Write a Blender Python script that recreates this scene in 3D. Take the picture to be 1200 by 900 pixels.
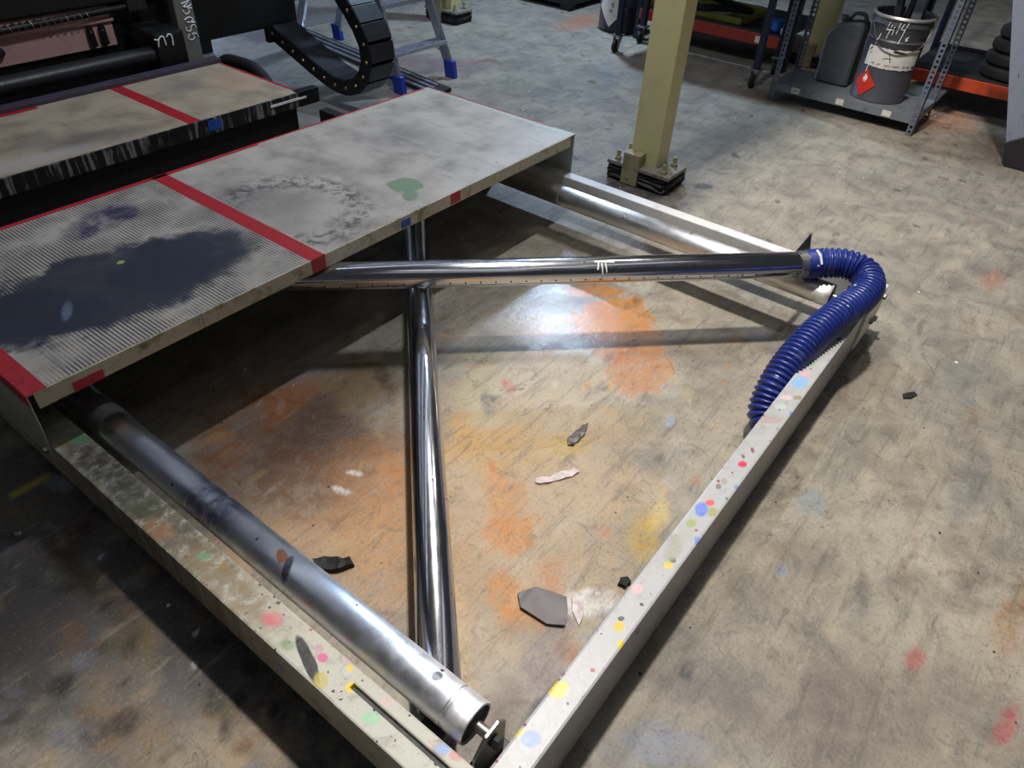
import bpy, bmesh, math, random
import numpy as np
from mathutils import Vector, Matrix

random.seed(7)
S = bpy.context.scene
for o in list(bpy.data.objects):
    bpy.data.objects.remove(o)
COL = S.collection
R = math.radians

# ------------------------------------------------------------------ camera
cam_d = bpy.data.cameras.new('camera')
cam_d.sensor_width = 36.0
cam_d.lens = 0.84560505 * 36.0 / 1.2
cam_d.clip_start = 0.02
cam_d.clip_end = 100
cam = bpy.data.objects.new('camera', cam_d)
COL.objects.link(cam)
rx = Vector((0.61266437, -0.78894857, 0.04693103))
ry = -Vector((-0.48357222, -0.42116623, -0.767318))
rz = -Vector((0.6251402, 0.44741386, -0.63954716))
M4 = Matrix((rx, ry, rz)).transposed().to_4x4()
M4.translation = Vector((0, 0, 1.6))
cam.matrix_world = M4
S.camera = cam

# ------------------------------------------------------------------ world, lights, exposure
W = bpy.data.worlds.new('hall_ambient')
S.world = W
W.use_nodes = True
W.node_tree.nodes['Background'].inputs[0].default_value = (0.86, 0.90, 1.0, 1)
W.node_tree.nodes['Background'].inputs[1].default_value = 0.032


def area(name, loc, target, energy, col, size, size_y=None, spread=180):
    d = bpy.data.lights.new(name, 'AREA')
    d.energy = energy
    d.color = col
    if size_y:
        d.shape = 'RECTANGLE'
        d.size = size
        d.size_y = size_y
    else:
        d.shape = 'DISK'
        d.size = size
    d.spread = R(spread)
    o = bpy.data.objects.new(name, d)
    o.location = loc
    o.rotation_euler = (Vector(target) - Vector(loc)).to_track_quat('-Z', 'Y').to_euler()
    COL.objects.link(o)
    return o


# warm high-bay lamps over the open bay, cool fluorescent lamps hung below the mezzanine, far daylight
area('high_bay_lamp', (2.15, 1.10, 5.0), (2.15, 1.10, 0), 288, (1.0, 0.94, 0.86), 0.24)
area('high_bay_lamp_aisle', (5.3, 0.85, 5.0), (5.3, 0.85, 0), 30, (1.0, 0.94, 0.82), 0.26)
area('mezzanine_lamp', (2.35, 1.69, 3.2), (2.35, 1.69, 0), 44, (0.90, 0.93, 1.0), 0.5, 0.07)
area('mezzanine_lamp_aisle', (5.80, 3.60, 3.2), (5.80, 3.60, 0), 135, (0.54, 0.73, 1.0), 0.24)
for ly, e in ((2.75, 6), (3.9, 5), (5.6, 7)):          # unseen light rows below the mezzanine, added for streaks in the chrome
    area('tube_streak_row', (2.4, ly, 3.15), (2.4, ly, 0), e, (0.80, 0.88, 1.0), 6.0, 0.05)
for ly, e in ((0.5, 2.5), (-0.6, 1.6), (-1.8, 1.6), (-3.2, 1.6), (-5.2, 1.6)):         # unseen overhead rows, added as more streaks on the tubes
    area('chrome_streak_row', (2.0, ly, 5.2), (2.0, ly, 0), e, (0.97, 0.97, 1.0), 7.0, 0.07)
for lx, e in ((0.9, 2.5), (-1.0, 2.0)):                   # two cross rows added for long highlights on the left roller
    area('roller_streak_row', (lx, -1.6, 5.15), (lx, -1.6, 0), e, (0.97, 0.97, 1.0), 0.07, 5.0)
for sx, sy, a, b, e in ((-1.3, -0.6, 0.9, 6.0, 11), (2.4, -2.3, 6.0, 0.9, 11), (-3.2, -3.0, 0.9, 6.0, 9)):   # dim unseen panels added as grey fill in roller and tube reflections
    area('reflection_fill', (sx, sy, 6.0), (sx, sy, 0), e, (0.92, 0.95, 1.0), a, b)
area('far_daylight_door', (5.0, 13.0, 1.7), (4.0, 4.0, 0.0), 520, (0.52, 0.68, 1.0), 4.0, 3.0)

S.view_settings.view_transform = 'Standard'
S.view_settings.look = 'None'
S.view_settings.gamma = 1.0
S.view_settings.use_curve_mapping = False
S.view_settings.exposure = 0.0


# ------------------------------------------------------------------ material kit
def srgb(r, g, b):
    def f(c):
        c /= 255.0
        return c / 12.92 if c <= 0.04045 else ((c + 0.055) / 1.055) ** 2.4
    return (f(r), f(g), f(b), 1.0)


class NT:
    def __init__(self, name):
        self.m = bpy.data.materials.new(name)
        self.m.use_nodes = True
        self.t = self.m.node_tree
        self.n = self.t.nodes
        self.b = self.n['Principled BSDF']
        g = self.n.new('ShaderNodeNewGeometry')
        self.pos = g.outputs['Position']

    def put(self, node, key, v):
        s = node.inputs[key]
        if isinstance(v, bpy.types.NodeSocket):
            self.t.links.new(v, s)
        else:
            if hasattr(s.default_value, '__len__') and not hasattr(v, '__len__'):
                v = [v] * len(s.default_value)
            if hasattr(s.default_value, '__len__') and len(s.default_value) == 3 and len(v) == 4:
                v = v[:3]
            s.default_value = v

    def set(self, **k):
        names = dict(col='Base Color', rough='Roughness', metal='Metallic', normal='Normal', coat='Coat Weight',
                     coatr='Coat Roughness', spec='Specular IOR Level', emis='Emission Color', emstr='Emission Strength')
        for a, v in k.items():
            self.put(self.b, names[a], v)
        return self

    def vm(self, op, a, b=None):
        n = self.n.new('ShaderNodeVectorMath')
        n.operation = op
        self.put(n, 0, a)
        if b is not None:
            self.put(n, 3 if op == 'SCALE' else 1, b)
        return n.outputs['Value' if op == 'LENGTH' else 'Vector']

    def ma(self, op, a, b=None, c=None):
        n = self.n.new('ShaderNodeMath')
        n.operation = op
        self.put(n, 0, a)
        if b is not None:
            self.put(n, 1, b)
        if c is not None:
            self.put(n, 2, c)
        return n.outputs[0]

    def mapping(self, v, loc=(0, 0, 0), rot=(0, 0, 0), scale=(1, 1, 1), kind='POINT'):
        n = self.n.new('ShaderNodeMapping')
        n.vector_type = kind
        self.put(n, 'Vector', v)
        n.inputs['Location'].default_value = loc
        n.inputs['Rotation'].default_value = rot
        n.inputs['Scale'].default_value = scale
        return n.outputs[0]

    def noise(self, scale, detail=4, rough=0.55, v=None, dist=0.0, color=False):
        n = self.n.new('ShaderNodeTexNoise')
        self.put(n, 'Vector', self.pos if v is None else v)
        n.inputs['Scale'].default_value = scale
        n.inputs['Detail'].default_value = detail
        n.inputs['Roughness'].default_value = rough
        n.inputs['Distortion'].default_value = dist
        return n.outputs['Color' if color else 'Fac']

    def vor(self, scale, v=None, feature='F1', rand=1.0):
        n = self.n.new('ShaderNodeTexVoronoi')
        n.feature = feature
        self.put(n, 'Vector', self.pos if v is None else v)
        n.inputs['Scale'].default_value = scale
        n.inputs['Randomness'].default_value = rand
        return n

    def step(self, v, lo, hi, a=0.0, b=1.0):
        n = self.n.new('ShaderNodeMapRange')
        n.interpolation_type = 'SMOOTHSTEP'
        self.put(n, 0, v)
        n.inputs[1].default_value = lo
        n.inputs[2].default_value = hi
        n.inputs[3].default_value = a
        n.inputs[4].default_value = b
        return n.outputs[0]

    def mix(self, f, a, b, blend='MIX'):
        n = self.n.new('ShaderNodeMix')
        n.data_type = 'RGBA'
        n.blend_type = blend
        self.put(n, 0, f)
        self.put(n, 6, a)
        self.put(n, 7, b)
        return n.outputs[2]

    def ramp(self, f, stops):
        n = self.n.new('ShaderNodeValToRGB')
        self.put(n, 0, f)
        e = n.color_ramp.elements
        while len(e) < len(stops):
            e.new(0.5)
        for el, (p, c) in zip(e, stops):
            el.position = p
            el.color = c
        return n.outputs[0]

    def bump(self, h, strength=0.2, dist=0.01, normal=None):
        n = self.n.new('ShaderNodeBump')
        n.inputs['Strength'].default_value = strength
        n.inputs['Distance'].default_value = dist
        self.put(n, 'Height', h)
        if normal is not None:
            self.put(n, 'Normal', normal)
        return n.outputs[0]

    def flat(self):
        return self.vm('MULTIPLY', self.pos, (1, 1, 0))

    def stains(self, col, items, wob=0.35, nscale=9.0):
        """paint and dirt blots: (x, y, rx, ry, turn, colour, amount, softness, breakup)"""
        p = self.flat()
        nz = self.noise(nscale, 5, 0.65, p, color=True)
        nz = self.vm('SUBTRACT', nz, (0.5, 0.5, 0.5))
        br = self.noise(30, 5, 0.7, p)
        for it in items:
            x, y, a, b, t, c, am, soft, brk = it
            q = self.mapping(p, (x, y, 0), (0, 0, R(t)), (a, b, 1), 'TEXTURE')
            q = self.vm('ADD', q, self.vm('SCALE', nz, wob * 4))
            q = self.vm('MULTIPLY', q, (1, 1, 0))
            d = self.vm('LENGTH', q)
            f = self.step(d, 1.0 - soft, 1.0 + soft * 0.6, am, 0.0)
            if brk > 0:
                f = self.ma('MULTIPLY', f, self.step(br, 0.5 - 0.25, 0.5 + 0.12, 1.0 - brk, 1.0))
            col = self.mix(f, col, c)
        return col

    def dots(self, col, scale, size, dens, palette, wob=0.5):
        """small round splashes of many colours"""
        v = self.vm('ADD', self.pos, self.vm('SCALE', self.noise(scale * 1.5, 2, 0.5, color=True), wob / scale))
        n = self.vor(scale, v)
        sep = self.n.new('ShaderNodeSeparateColor')
        self.t.links.new(n.outputs['Color'], sep.inputs[0])
        r = self.ma('MULTIPLY', sep.outputs[0], size)
        inside = self.ma('LESS_THAN', n.outputs['Distance'], r)
        keep = self.ma('LESS_THAN', sep.outputs[1], dens)
        st = [((i + 0.0) / len(palette), c) for i, c in enumerate(palette)]
        rp = self.n.new('ShaderNodeValToRGB')
        rp.color_ramp.interpolation = 'CONSTANT'
        e = rp.color_ramp.elements
        while len(e) < len(st):
            e.new(0.5)
        for el, (p, c) in zip(e, st):
            el.position = p
            el.color = c
        self.t.links.new(sep.outputs[2], rp.inputs[0])
        return self.mix(self.ma('MULTIPLY', inside, keep), col, rp.outputs[0])


BLACK = srgb(12, 12, 13)
# ---- floor
tan, orange, dkor = srgb(168, 140, 102), srgb(174, 112, 40), srgb(160, 96, 44)
brown, grime_shade, grey = srgb(112, 70, 36), srgb(74, 70, 68), srgb(70, 68, 70)
yel, white = srgb(168, 138, 40), srgb(205, 202, 198)
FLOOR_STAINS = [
    # work area inside the frame, tinted by years of ink
    (1.15, 0.85, 0.62, 0.48, 20, tan, 0.62, 0.5, 0.2), (1.75, 1.05, 0.5, 0.36, 140, srgb(172, 160, 140), 0.55, 0.6, 0.0),
    (0.75, 1.05, 0.40, 0.22, 120, srgb(158, 114, 66), 0.6, 0.6, 0.3),
    (0.95, 1.50, 0.40, 0.20, 100, brown, 0.85, 0.6, 0.3), (0.82, 1.32, 0.22, 0.16, 120, srgb(92, 58, 34), 0.75, 0.6, 0.4),
    (1.00, 1.45, 0.15, 0.12, 130, srgb(72, 58, 50), 0.75, 0.6, 0.3), (0.86, 1.62, 0.10, 0.05, 20, srgb(104, 108, 106), 0.7, 0.5, 0.3),
    (1.22, 1.52, 0.14, 0.13, 100, srgb(118, 92, 50), 0.75, 0.6, 0.2), (1.00, 1.62, 0.16, 0.07, 10, srgb(150, 88, 42), 0.8, 0.6, 0.5),
    (0.72, 1.58, 0.13, 0.09, 60, srgb(136, 76, 36), 0.7, 0.6, 0.5),
    (1.30, 1.48, 0.07, 0.03, 60, srgb(66, 48, 36), 0.8, 0.4, 0.4),
    (0.99, 1.14, 0.09, 0.05, 47, srgb(168, 108, 62), 0.75, 0.6, 0.5), (0.90, 1.12, 0.26, 0.14, 50, srgb(160, 114, 66), 0.5, 0.7, 0.4),
    (2.14, 1.08, 0.20, 0.13, 175, orange, 0.92, 0.18, 0.35), (1.94, 0.82, 0.18, 0.12, 190, srgb(164, 112, 66), 0.85, 0.25, 0.35),
    (2.06, 0.97, 0.15, 0.14, 90, srgb(170, 112, 58), 0.85, 0.25, 0.35), (2.26, 1.24, 0.13, 0.045, 134, orange, 0.9, 0.3, 0.4),
    (1.86, 1.22, 0.13, 0.10, 140, srgb(176, 124, 76), 0.5, 0.6, 0.3),
    (1.055, 0.725, 0.085, 0.075, 10, orange, 0.92, 0.35, 0.3), (1.15, 0.83, 0.12, 0.06, 38, srgb(174, 120, 60), 0.75, 0.6, 0.4),
    (1.27, 0.98, 0.20, 0.11, 131, srgb(168, 130, 62), 0.6, 0.6, 0.4), (1.45, 0.80, 0.08, 0.05, 136, yel, 0.6, 0.6, 0.4),
    (1.283, 0.432, 0.10, 0.045, 26, yel, 0.8, 0.5, 0.5), (1.38, 0.44, 0.07, 0.03, 20, srgb(196, 172, 96), 0.6, 0.6, 0.5),
    (0.88, 0.60, 0.10, 0.05, 60, orange, 0.85, 0.5, 0.5), (0.96, 0.54, 0.10, 0.05, 20, srgb(164, 108, 56), 0.7, 0.6, 0.5),
    (0.86, 0.40, 0.05, 0.035, 40, dkor, 0.7, 0.5, 0.5),
    (0.80, 0.43, 0.15, 0.055, 10, srgb(112, 98, 100), 0.75, 0.5, 0.5), (0.66, 0.43, 0.12, 0.05, 10, srgb(120, 100, 88), 0.6, 0.5, 0.5),
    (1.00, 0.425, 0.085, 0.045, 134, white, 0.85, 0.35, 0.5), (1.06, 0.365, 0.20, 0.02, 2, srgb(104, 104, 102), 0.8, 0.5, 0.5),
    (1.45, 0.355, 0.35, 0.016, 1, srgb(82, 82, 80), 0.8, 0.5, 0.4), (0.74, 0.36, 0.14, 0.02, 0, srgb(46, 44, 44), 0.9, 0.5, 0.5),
    (1.49, 1.22, 0.24, 0.09, 41, srgb(158, 150, 112), 0.55, 0.6, 0.3), (1.44, 1.12, 0.06, 0.03, 41, srgb(74, 84, 86), 0.7, 0.5, 0.6),
    (1.55, 1.13, 0.04, 0.02, 60, srgb(176, 70, 60), 0.7, 0.5, 0.6), (0.72, 0.65, 0.22, 0.04, 45, srgb(178, 150, 110), 0.6, 0.5, 0.2),
    (1.76, 0.60, 0.03, 0.02, 20, srgb(140, 156, 178), 0.8, 0.4, 0.3), (1.30, 1.12, 0.08, 0.05, 40, srgb(178, 140, 78), 0.6, 0.5, 0.3),
    (0.86, 1.20, 0.035, 0.012, 115, white, 0.9, 0.4, 0.6), (0.93, 1.22, 0.025, 0.012, 120, white, 0.9, 0.4, 0.6),
    # grime beside the left beam; its two widest blots also paint in shade
    (0.10, 1.75, 0.60, 0.42, 95, grime_shade, 0.97, 0.35, 0.1), (0.20, 1.30, 0.40, 0.30, 110, grime_shade, 0.90, 0.5, 0.25),
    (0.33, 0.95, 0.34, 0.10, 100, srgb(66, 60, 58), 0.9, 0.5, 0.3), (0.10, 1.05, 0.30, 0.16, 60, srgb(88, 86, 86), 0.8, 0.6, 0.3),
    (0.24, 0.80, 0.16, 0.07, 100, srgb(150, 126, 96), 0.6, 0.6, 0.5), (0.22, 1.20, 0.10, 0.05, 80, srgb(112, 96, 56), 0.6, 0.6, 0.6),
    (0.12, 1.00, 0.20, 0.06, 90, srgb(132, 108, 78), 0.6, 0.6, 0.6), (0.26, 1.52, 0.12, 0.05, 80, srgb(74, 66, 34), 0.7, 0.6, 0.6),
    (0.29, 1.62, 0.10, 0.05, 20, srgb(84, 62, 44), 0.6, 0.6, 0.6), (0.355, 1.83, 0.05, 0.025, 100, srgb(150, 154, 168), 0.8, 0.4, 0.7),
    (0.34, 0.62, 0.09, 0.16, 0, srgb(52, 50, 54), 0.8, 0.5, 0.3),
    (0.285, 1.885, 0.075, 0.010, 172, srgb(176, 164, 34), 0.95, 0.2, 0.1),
    # open floor to the right
    (1.38, -0.27, 0.045, 0.022, 170, srgb(172, 84, 82), 0.75, 0.6, 0.5), (1.35, -0.48, 0.07, 0.022, 175, srgb(168, 48, 66), 0.85, 0.6, 0.5),
    (3.55, -0.06, 0.11, 0.06, 173, srgb(170, 110, 84), 0.6, 0.7, 0.4), (1.71, 0.10, 0.07, 0.04, 0, srgb(116, 134, 142), 0.6, 0.6, 0.5),
    (1.42, 0.086, 0.03, 0.018, 164, srgb(106, 132, 152), 0.7, 0.5, 0.4), (0.79, 0.13, 0.13, 0.05, 130, srgb(122, 128, 142), 0.8, 0.6, 0.5),
    (0.98, 0.13, 0.16, 0.06, 134, srgb(96, 90, 90), 0.65, 0.6, 0.5), (1.00, 0.15, 0.03, 0.02, 0, srgb(40, 40, 46), 0.8, 0.5, 0.4),
    (1.15, -0.20, 0.34, 0.14, 133, srgb(112, 100, 94), 0.6, 0.7, 0.4), (2.0, 0.10, 0.22, 0.07, 10, srgb(100, 104, 98), 0.6, 0.7, 0.5),
    (2.1, -0.25, 0.18, 0.05, 178, srgb(84, 88, 92), 0.55, 0.7, 0.5), (1.75, -0.32, 0.10, 0.04, 178, srgb(92, 84, 74), 0.6, 0.7, 0.5),
    (2.75, -0.10, 0.24, 0.08, 173, srgb(112, 110, 104), 0.55, 0.7, 0.4), (1.70, -0.45, 0.20, 0.04, 178, srgb(146, 104, 66), 0.6, 0.7, 0.5),
    # farther away
    (5.68, 0.60, 0.30, 0.16, 166, srgb(168, 110, 70), 0.7, 0.6, 0.4), (4.05, 3.75, 0.42, 0.20, 140, srgb(120, 100, 100), 0.75, 0.4, 0.2),
    (4.42, 3.57, 0.085, 0.05, 147, srgb(134, 84, 74), 0.85, 0.3, 0.1), (5.95, 3.75, 0.40, 0.16, 10, srgb(176, 108, 70), 0.7, 0.6, 0.5),
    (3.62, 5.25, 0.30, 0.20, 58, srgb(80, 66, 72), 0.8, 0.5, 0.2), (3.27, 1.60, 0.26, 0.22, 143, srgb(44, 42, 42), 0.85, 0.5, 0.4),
    (3.53, 1.366, 0.055, 0.035, 151, srgb(76, 74, 78), 0.9, 0.2, 0.1), (5.2, 1.75, 0.22, 0.12, 90, srgb(120, 76, 66), 0.6, 0.6, 0.5),
    (5.0, 0.55, 0.26, 0.06, 90, srgb(92, 84, 76), 0.5, 0.6, 0.5), (4.8, 2.75, 0.3, 0.06, 30, srgb(104, 112, 124), 0.5, 0.6, 0.4),
    (5.5, 0.2, 0.5, 0.3, 0, srgb(60, 58, 56), 0.6, 0.5, 0.3),
]


rs = random.Random(11)
for i in range(150):        # grime beside the left beam: olive, rust, grey, black and white chips
    c = rs.choice([srgb(98, 80, 48), srgb(84, 82, 46), srgb(110, 84, 60), srgb(24, 22, 24), srgb(20, 20, 22), srgb(104, 106, 114), srgb(130, 116, 92), srgb(28, 26, 28)])
    r = rs.uniform(0.010, 0.045)
    FLOOR_STAINS.append((rs.uniform(-0.15, 0.40), rs.uniform(0.45, 1.95), r, r * rs.uniform(0.4, 0.9), rs.uniform(0, 180), c, rs.uniform(0.45, 0.9), 0.5, 0.6))
for i in range(16):
    r = rs.uniform(0.006, 0.012)
    FLOOR_STAINS.append((rs.uniform(-0.1, 0.36), rs.uniform(0.5, 1.9), r, r * 0.5, rs.uniform(0, 180), srgb(190, 192, 198), 0.9, 0.3, 0.4))
for i in range(170):        # ink marks inside the frame
    c = rs.choice([srgb(150, 110, 62), srgb(176, 142, 88), srgb(120, 96, 66), srgb(168, 92, 36), srgb(92, 76, 62), srgb(150, 134, 84), srgb(60, 50, 44), srgb(178, 166, 146)])
    r = rs.uniform(0.008, 0.05)
    FLOOR_STAINS.append((rs.uniform(0.55, 2.45), rs.uniform(0.36, 1.72), r, r * rs.uniform(0.25, 0.8), rs.uniform(-20, 60), c, rs.uniform(0.25, 0.6), 0.6, 0.6))
for i in range(260):        # scuffs on the open floor
    c = rs.choice([srgb(86, 80, 72), srgb(110, 98, 84), srgb(96, 102, 100), srgb(176, 164, 140), srgb(124, 100, 78), srgb(74, 70, 66)])
    r = rs.uniform(0.015, 0.09)
    FLOOR_STAINS.append((rs.uniform(0.6, 4.6), rs.uniform(-0.95, 0.24), r, r * rs.uniform(0.2, 0.6), rs.gauss(4, 14), c, rs.uniform(0.2, 0.55), 0.7, 0.6))
for i in range(140):        # dark drops on the far floor
    r = rs.uniform(0.012, 0.04)
    FLOOR_STAINS.append((rs.uniform(2.9, 6.2), rs.uniform(0.2, 5.2), r, r * rs.uniform(0.3, 0.8), rs.uniform(-30, 90), rs.choice([srgb(40, 38, 40), srgb(62, 58, 60), srgb(96, 80, 74)]), rs.uniform(0.5, 0.9), 0.3, 0.2))


def floor_material():
    """concrete colours in the shader; ink and dirt blots come from the mesh attribute 'stain'"""
    k = NT('painted_concrete')
    p = k.flat()
    n1 = k.noise(0.9, 6, 0.6, p)
    n2 = k.noise(5.5, 7, 0.65, p, 0.6)
    n3 = k.noise(38, 5, 0.7, p)
    col = k.ramp(n1, [(0.30, srgb(124, 120, 109)), (0.5, srgb(146, 139, 125)), (0.72, srgb(162, 153, 136))])
    col = k.mix(k.step(n2, 0.40, 0.72, 0, 0.7), col, srgb(96, 91, 84))
    col = k.mix(k.step(n2, 0.50, 0.25, 0, 0.3), col, srgb(174, 164, 146))
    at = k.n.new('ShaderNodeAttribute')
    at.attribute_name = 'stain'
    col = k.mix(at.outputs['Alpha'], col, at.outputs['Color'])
    sk = k.noise(7, 6, 0.7, k.mapping(p, rot=(0, 0, R(-9)), scale=(0.6, 5.0, 1)), 0.6)
    col = k.mix(k.step(sk, 0.50, 0.72, 0, 0.55), col, srgb(84, 79, 73))
    sk2 = k.noise(6, 6, 0.7, k.mapping(p, rot=(0, 0, R(24)), scale=(0.7, 6.0, 1)), 0.5)
    col = k.mix(k.step(sk2, 0.56, 0.78, 0, 0.32), col, srgb(186, 176, 158))
    n4 = k.noise(110, 4, 0.75, p)
    col = k.mix(k.step(n4, 0.52, 0.68, 0, 0.40), col, srgb(62, 57, 53))
    col = k.mix(k.step(n4, 0.45, 0.30, 0, 0.25), col, srgb(186, 176, 158))
    n5 = k.noise(17, 7, 0.72, p, 1.0)
    col = k.mix(k.step(n5, 0.53, 0.66, 0, 0.30), col, srgb(58, 53, 50))
    ck = k.ma('ABSOLUTE', k.ma('SUBTRACT', k.noise(2.3, 5, 0.55, p, 0.8), 0.5))
    col = k.mix(k.step(ck, 0.0, 0.0022, 0.5, 0), col, srgb(58, 50, 44))
    col = k.mix(k.step(n3, 0.60, 0.74, 0, 0.4), col, srgb(78, 72, 66))
    for sc_, off, sz, de, c in ((26, (0, 0, 0), 0.12, 0.20, srgb(34, 30, 28)), (16, (3.1, 1.7, 0), 0.10, 0.10, srgb(220, 218, 214))):
        sp = k.vor(sc_, k.vm('ADD', p, off))
        sc = k.n.new('ShaderNodeSeparateColor')
        k.t.links.new(sp.outputs['Color'], sc.inputs[0])
        f = k.ma('MULTIPLY', k.ma('LESS_THAN', sp.outputs['Distance'], k.ma('MULTIPLY', sc.outputs[0], sz)), k.ma('LESS_THAN', sc.outputs[1], de))
        col = k.mix(f, col, c)
    h = k.ma('ADD', k.ma('MULTIPLY', n2, 0.6), k.ma('MULTIPLY', n3, 0.35))
    rd = k.vm('LENGTH', k.vm('MULTIPLY', k.vm('ADD', k.mapping(p, (1.97, 1.17, 0), (0, 0, R(140)), (0.36, 0.27, 1), 'TEXTURE'), k.vm('SCALE', k.noise(7, 4, 0.6, p, color=True), 0.8)), (1, 1, 0)))
    gl = k.step(rd, 0.9, 1.5, 0.23, 0.50)
    k.set(col=col, rough=k.ma('ADD', gl, k.step(n2, 0.3, 0.7, -0.03, 0.06)), spec=0.36, normal=k.bump(h, 0.30, 0.01))
    return k.m


def np_noise(x, y, seed):
    xi, yi = np.floor(x).astype(np.int64), np.floor(y).astype(np.int64)
    fx, fy = x - xi, y - yi
    fx, fy = fx * fx * (3 - 2 * fx), fy * fy * (3 - 2 * fy)

    def h(a, b):
        n = (a * 374761393 + b * 668265263 + seed * 974634541) & 0x7fffffff
        n = ((n ^ (n >> 13)) * 1274126177) & 0x7fffffff
        return ((n ^ (n >> 16)) & 0xffff) / 65535.0
    return (h(xi, yi) * (1 - fx) + h(xi + 1, yi) * fx) * (1 - fy) + (h(xi, yi + 1) * (1 - fx) + h(xi + 1, yi + 1) * fx) * fy


def np_fbm(x, y, seed, oct=5, gain=0.6):
    v, a, t = 0.0, 1.0, 0.0
    for o in range(oct):
        v = v + a * np_noise(x * 2 ** o + 17.3 * o, y * 2 ** o - 9.1 * o, seed + o)
        t += a
        a *= gain
    return v / t


def floor_mesh():
    xs = np.concatenate([np.linspace(-10, -0.5, 12), np.arange(-0.45, 2.8, 0.0065), np.arange(2.8, 6.6, 0.02), np.linspace(6.7, 16, 14)])
    ys = np.concatenate([np.linspace(-10, -1.0, 10), np.arange(-0.95, 1.76, 0.0065), np.arange(1.77, 6.0, 0.022), np.linspace(6.1, 18, 14)])
    X, Y = np.meshgrid(xs, ys)
    nx, ny = len(xs), len(ys)
    co = np.zeros((nx * ny, 3), np.float32)
    co[:, 0] = X.ravel()
    co[:, 1] = Y.ravel()
    x, y = X.ravel(), Y.ravel()
    wx, wy = np_fbm(x * 9, y * 9, 3) - 0.5, np_fbm(x * 9, y * 9, 41) - 0.5
    br = np_fbm(x * 34, y * 34, 77, 5, 0.7)
    col = np.zeros((nx * ny, 3))
    al = np.zeros(nx * ny)
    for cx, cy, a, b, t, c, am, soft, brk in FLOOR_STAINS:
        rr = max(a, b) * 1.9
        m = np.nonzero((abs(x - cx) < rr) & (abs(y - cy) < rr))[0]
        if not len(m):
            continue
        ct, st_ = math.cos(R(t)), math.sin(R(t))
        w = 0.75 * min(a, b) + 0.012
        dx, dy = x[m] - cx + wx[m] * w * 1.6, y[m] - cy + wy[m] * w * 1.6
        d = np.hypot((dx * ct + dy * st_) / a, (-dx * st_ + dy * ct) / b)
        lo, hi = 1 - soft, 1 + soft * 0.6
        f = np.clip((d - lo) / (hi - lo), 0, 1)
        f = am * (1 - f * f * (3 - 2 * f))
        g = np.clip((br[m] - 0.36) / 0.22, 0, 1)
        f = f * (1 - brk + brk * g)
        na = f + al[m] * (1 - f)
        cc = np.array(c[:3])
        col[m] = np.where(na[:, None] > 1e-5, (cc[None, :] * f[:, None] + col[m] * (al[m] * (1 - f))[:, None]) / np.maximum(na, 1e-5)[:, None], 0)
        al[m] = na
    me = bpy.data.meshes.new('floor')
    i = np.arange(nx * ny).reshape(ny, nx)
    q = np.stack([i[:-1, :-1], i[:-1, 1:], i[1:, 1:], i[1:, :-1]], -1).reshape(-1, 4).astype(np.int32)
    me.vertices.add(nx * ny)
    me.vertices.foreach_set('co', co.ravel())
    me.loops.add(q.size)
    me.loops.foreach_set('vertex_index', q.ravel())
    me.polygons.add(len(q))
    me.polygons.foreach_set('loop_start', np.arange(0, q.size, 4, dtype=np.int32))
    me.update(calc_edges=True)
    at = me.attributes.new('stain', 'FLOAT_COLOR', 'POINT')
    at.data.foreach_set('color', np.concatenate([col, al[:, None]], 1).astype(np.float32).ravel())
    me.materials.append(MT['floor'])
    return me


def paint_metal(name, base, dirt, rough=0.45, stains=None, dots=None, dens=0.3, amount=0.5, dirt_scale=14, metal=0.0, bump=0.15):
    k = NT(name)
    n = k.noise(dirt_scale, 6, 0.7, None, 0.4)
    n2 = k.noise(dirt_scale * 5, 5, 0.75, None, 0.5)
    col = k.mix(k.step(n, 0.5, 0.72, 0, amount), base, dirt)
    col = k.mix(k.step(n2, 0.60, 0.72, 0, amount * 0.8), col, dirt)
    if dots:
        col = k.dots(col, dots, 0.42, dens, PAL)
        col = k.dots(col, dots * 2.7, 0.36, dens, [srgb(36, 34, 36), srgb(90, 84, 80), srgb(150, 60, 56), srgb(40, 40, 44)])
    if stains:
        col = k.stains(col, stains, 0.12, 40)
    k.set(col=col, rough=rough, metal=metal, normal=k.bump(n2, bump, 0.004))
    return k.m


PAL = [srgb(206, 178, 34), srgb(120, 140, 200), srgb(196, 150, 146), srgb(150, 148, 144), srgb(126, 128, 96),
       srgb(186, 140, 130), srgb(176, 176, 176), srgb(188, 70, 84), srgb(140, 168, 140), srgb(60, 60, 62)]


def plain(name, col, rough=0.5, metal=0.0, var=0.25, scale=22, dark=None, bump=0.08):
    k = NT(name)
    n = k.noise(scale, 5, 0.65)
    d = dark or tuple(c * 0.45 for c in col[:3]) + (1,)
    k.set(col=k.mix(k.step(n, 0.42, 0.75, 0, var * 2), col, d), rough=k.step(n, 0.3, 0.7, max(rough - 0.06, 0), rough + 0.08), metal=metal,
          normal=k.bump(n, bump, 0.004))
    return k.m


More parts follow.
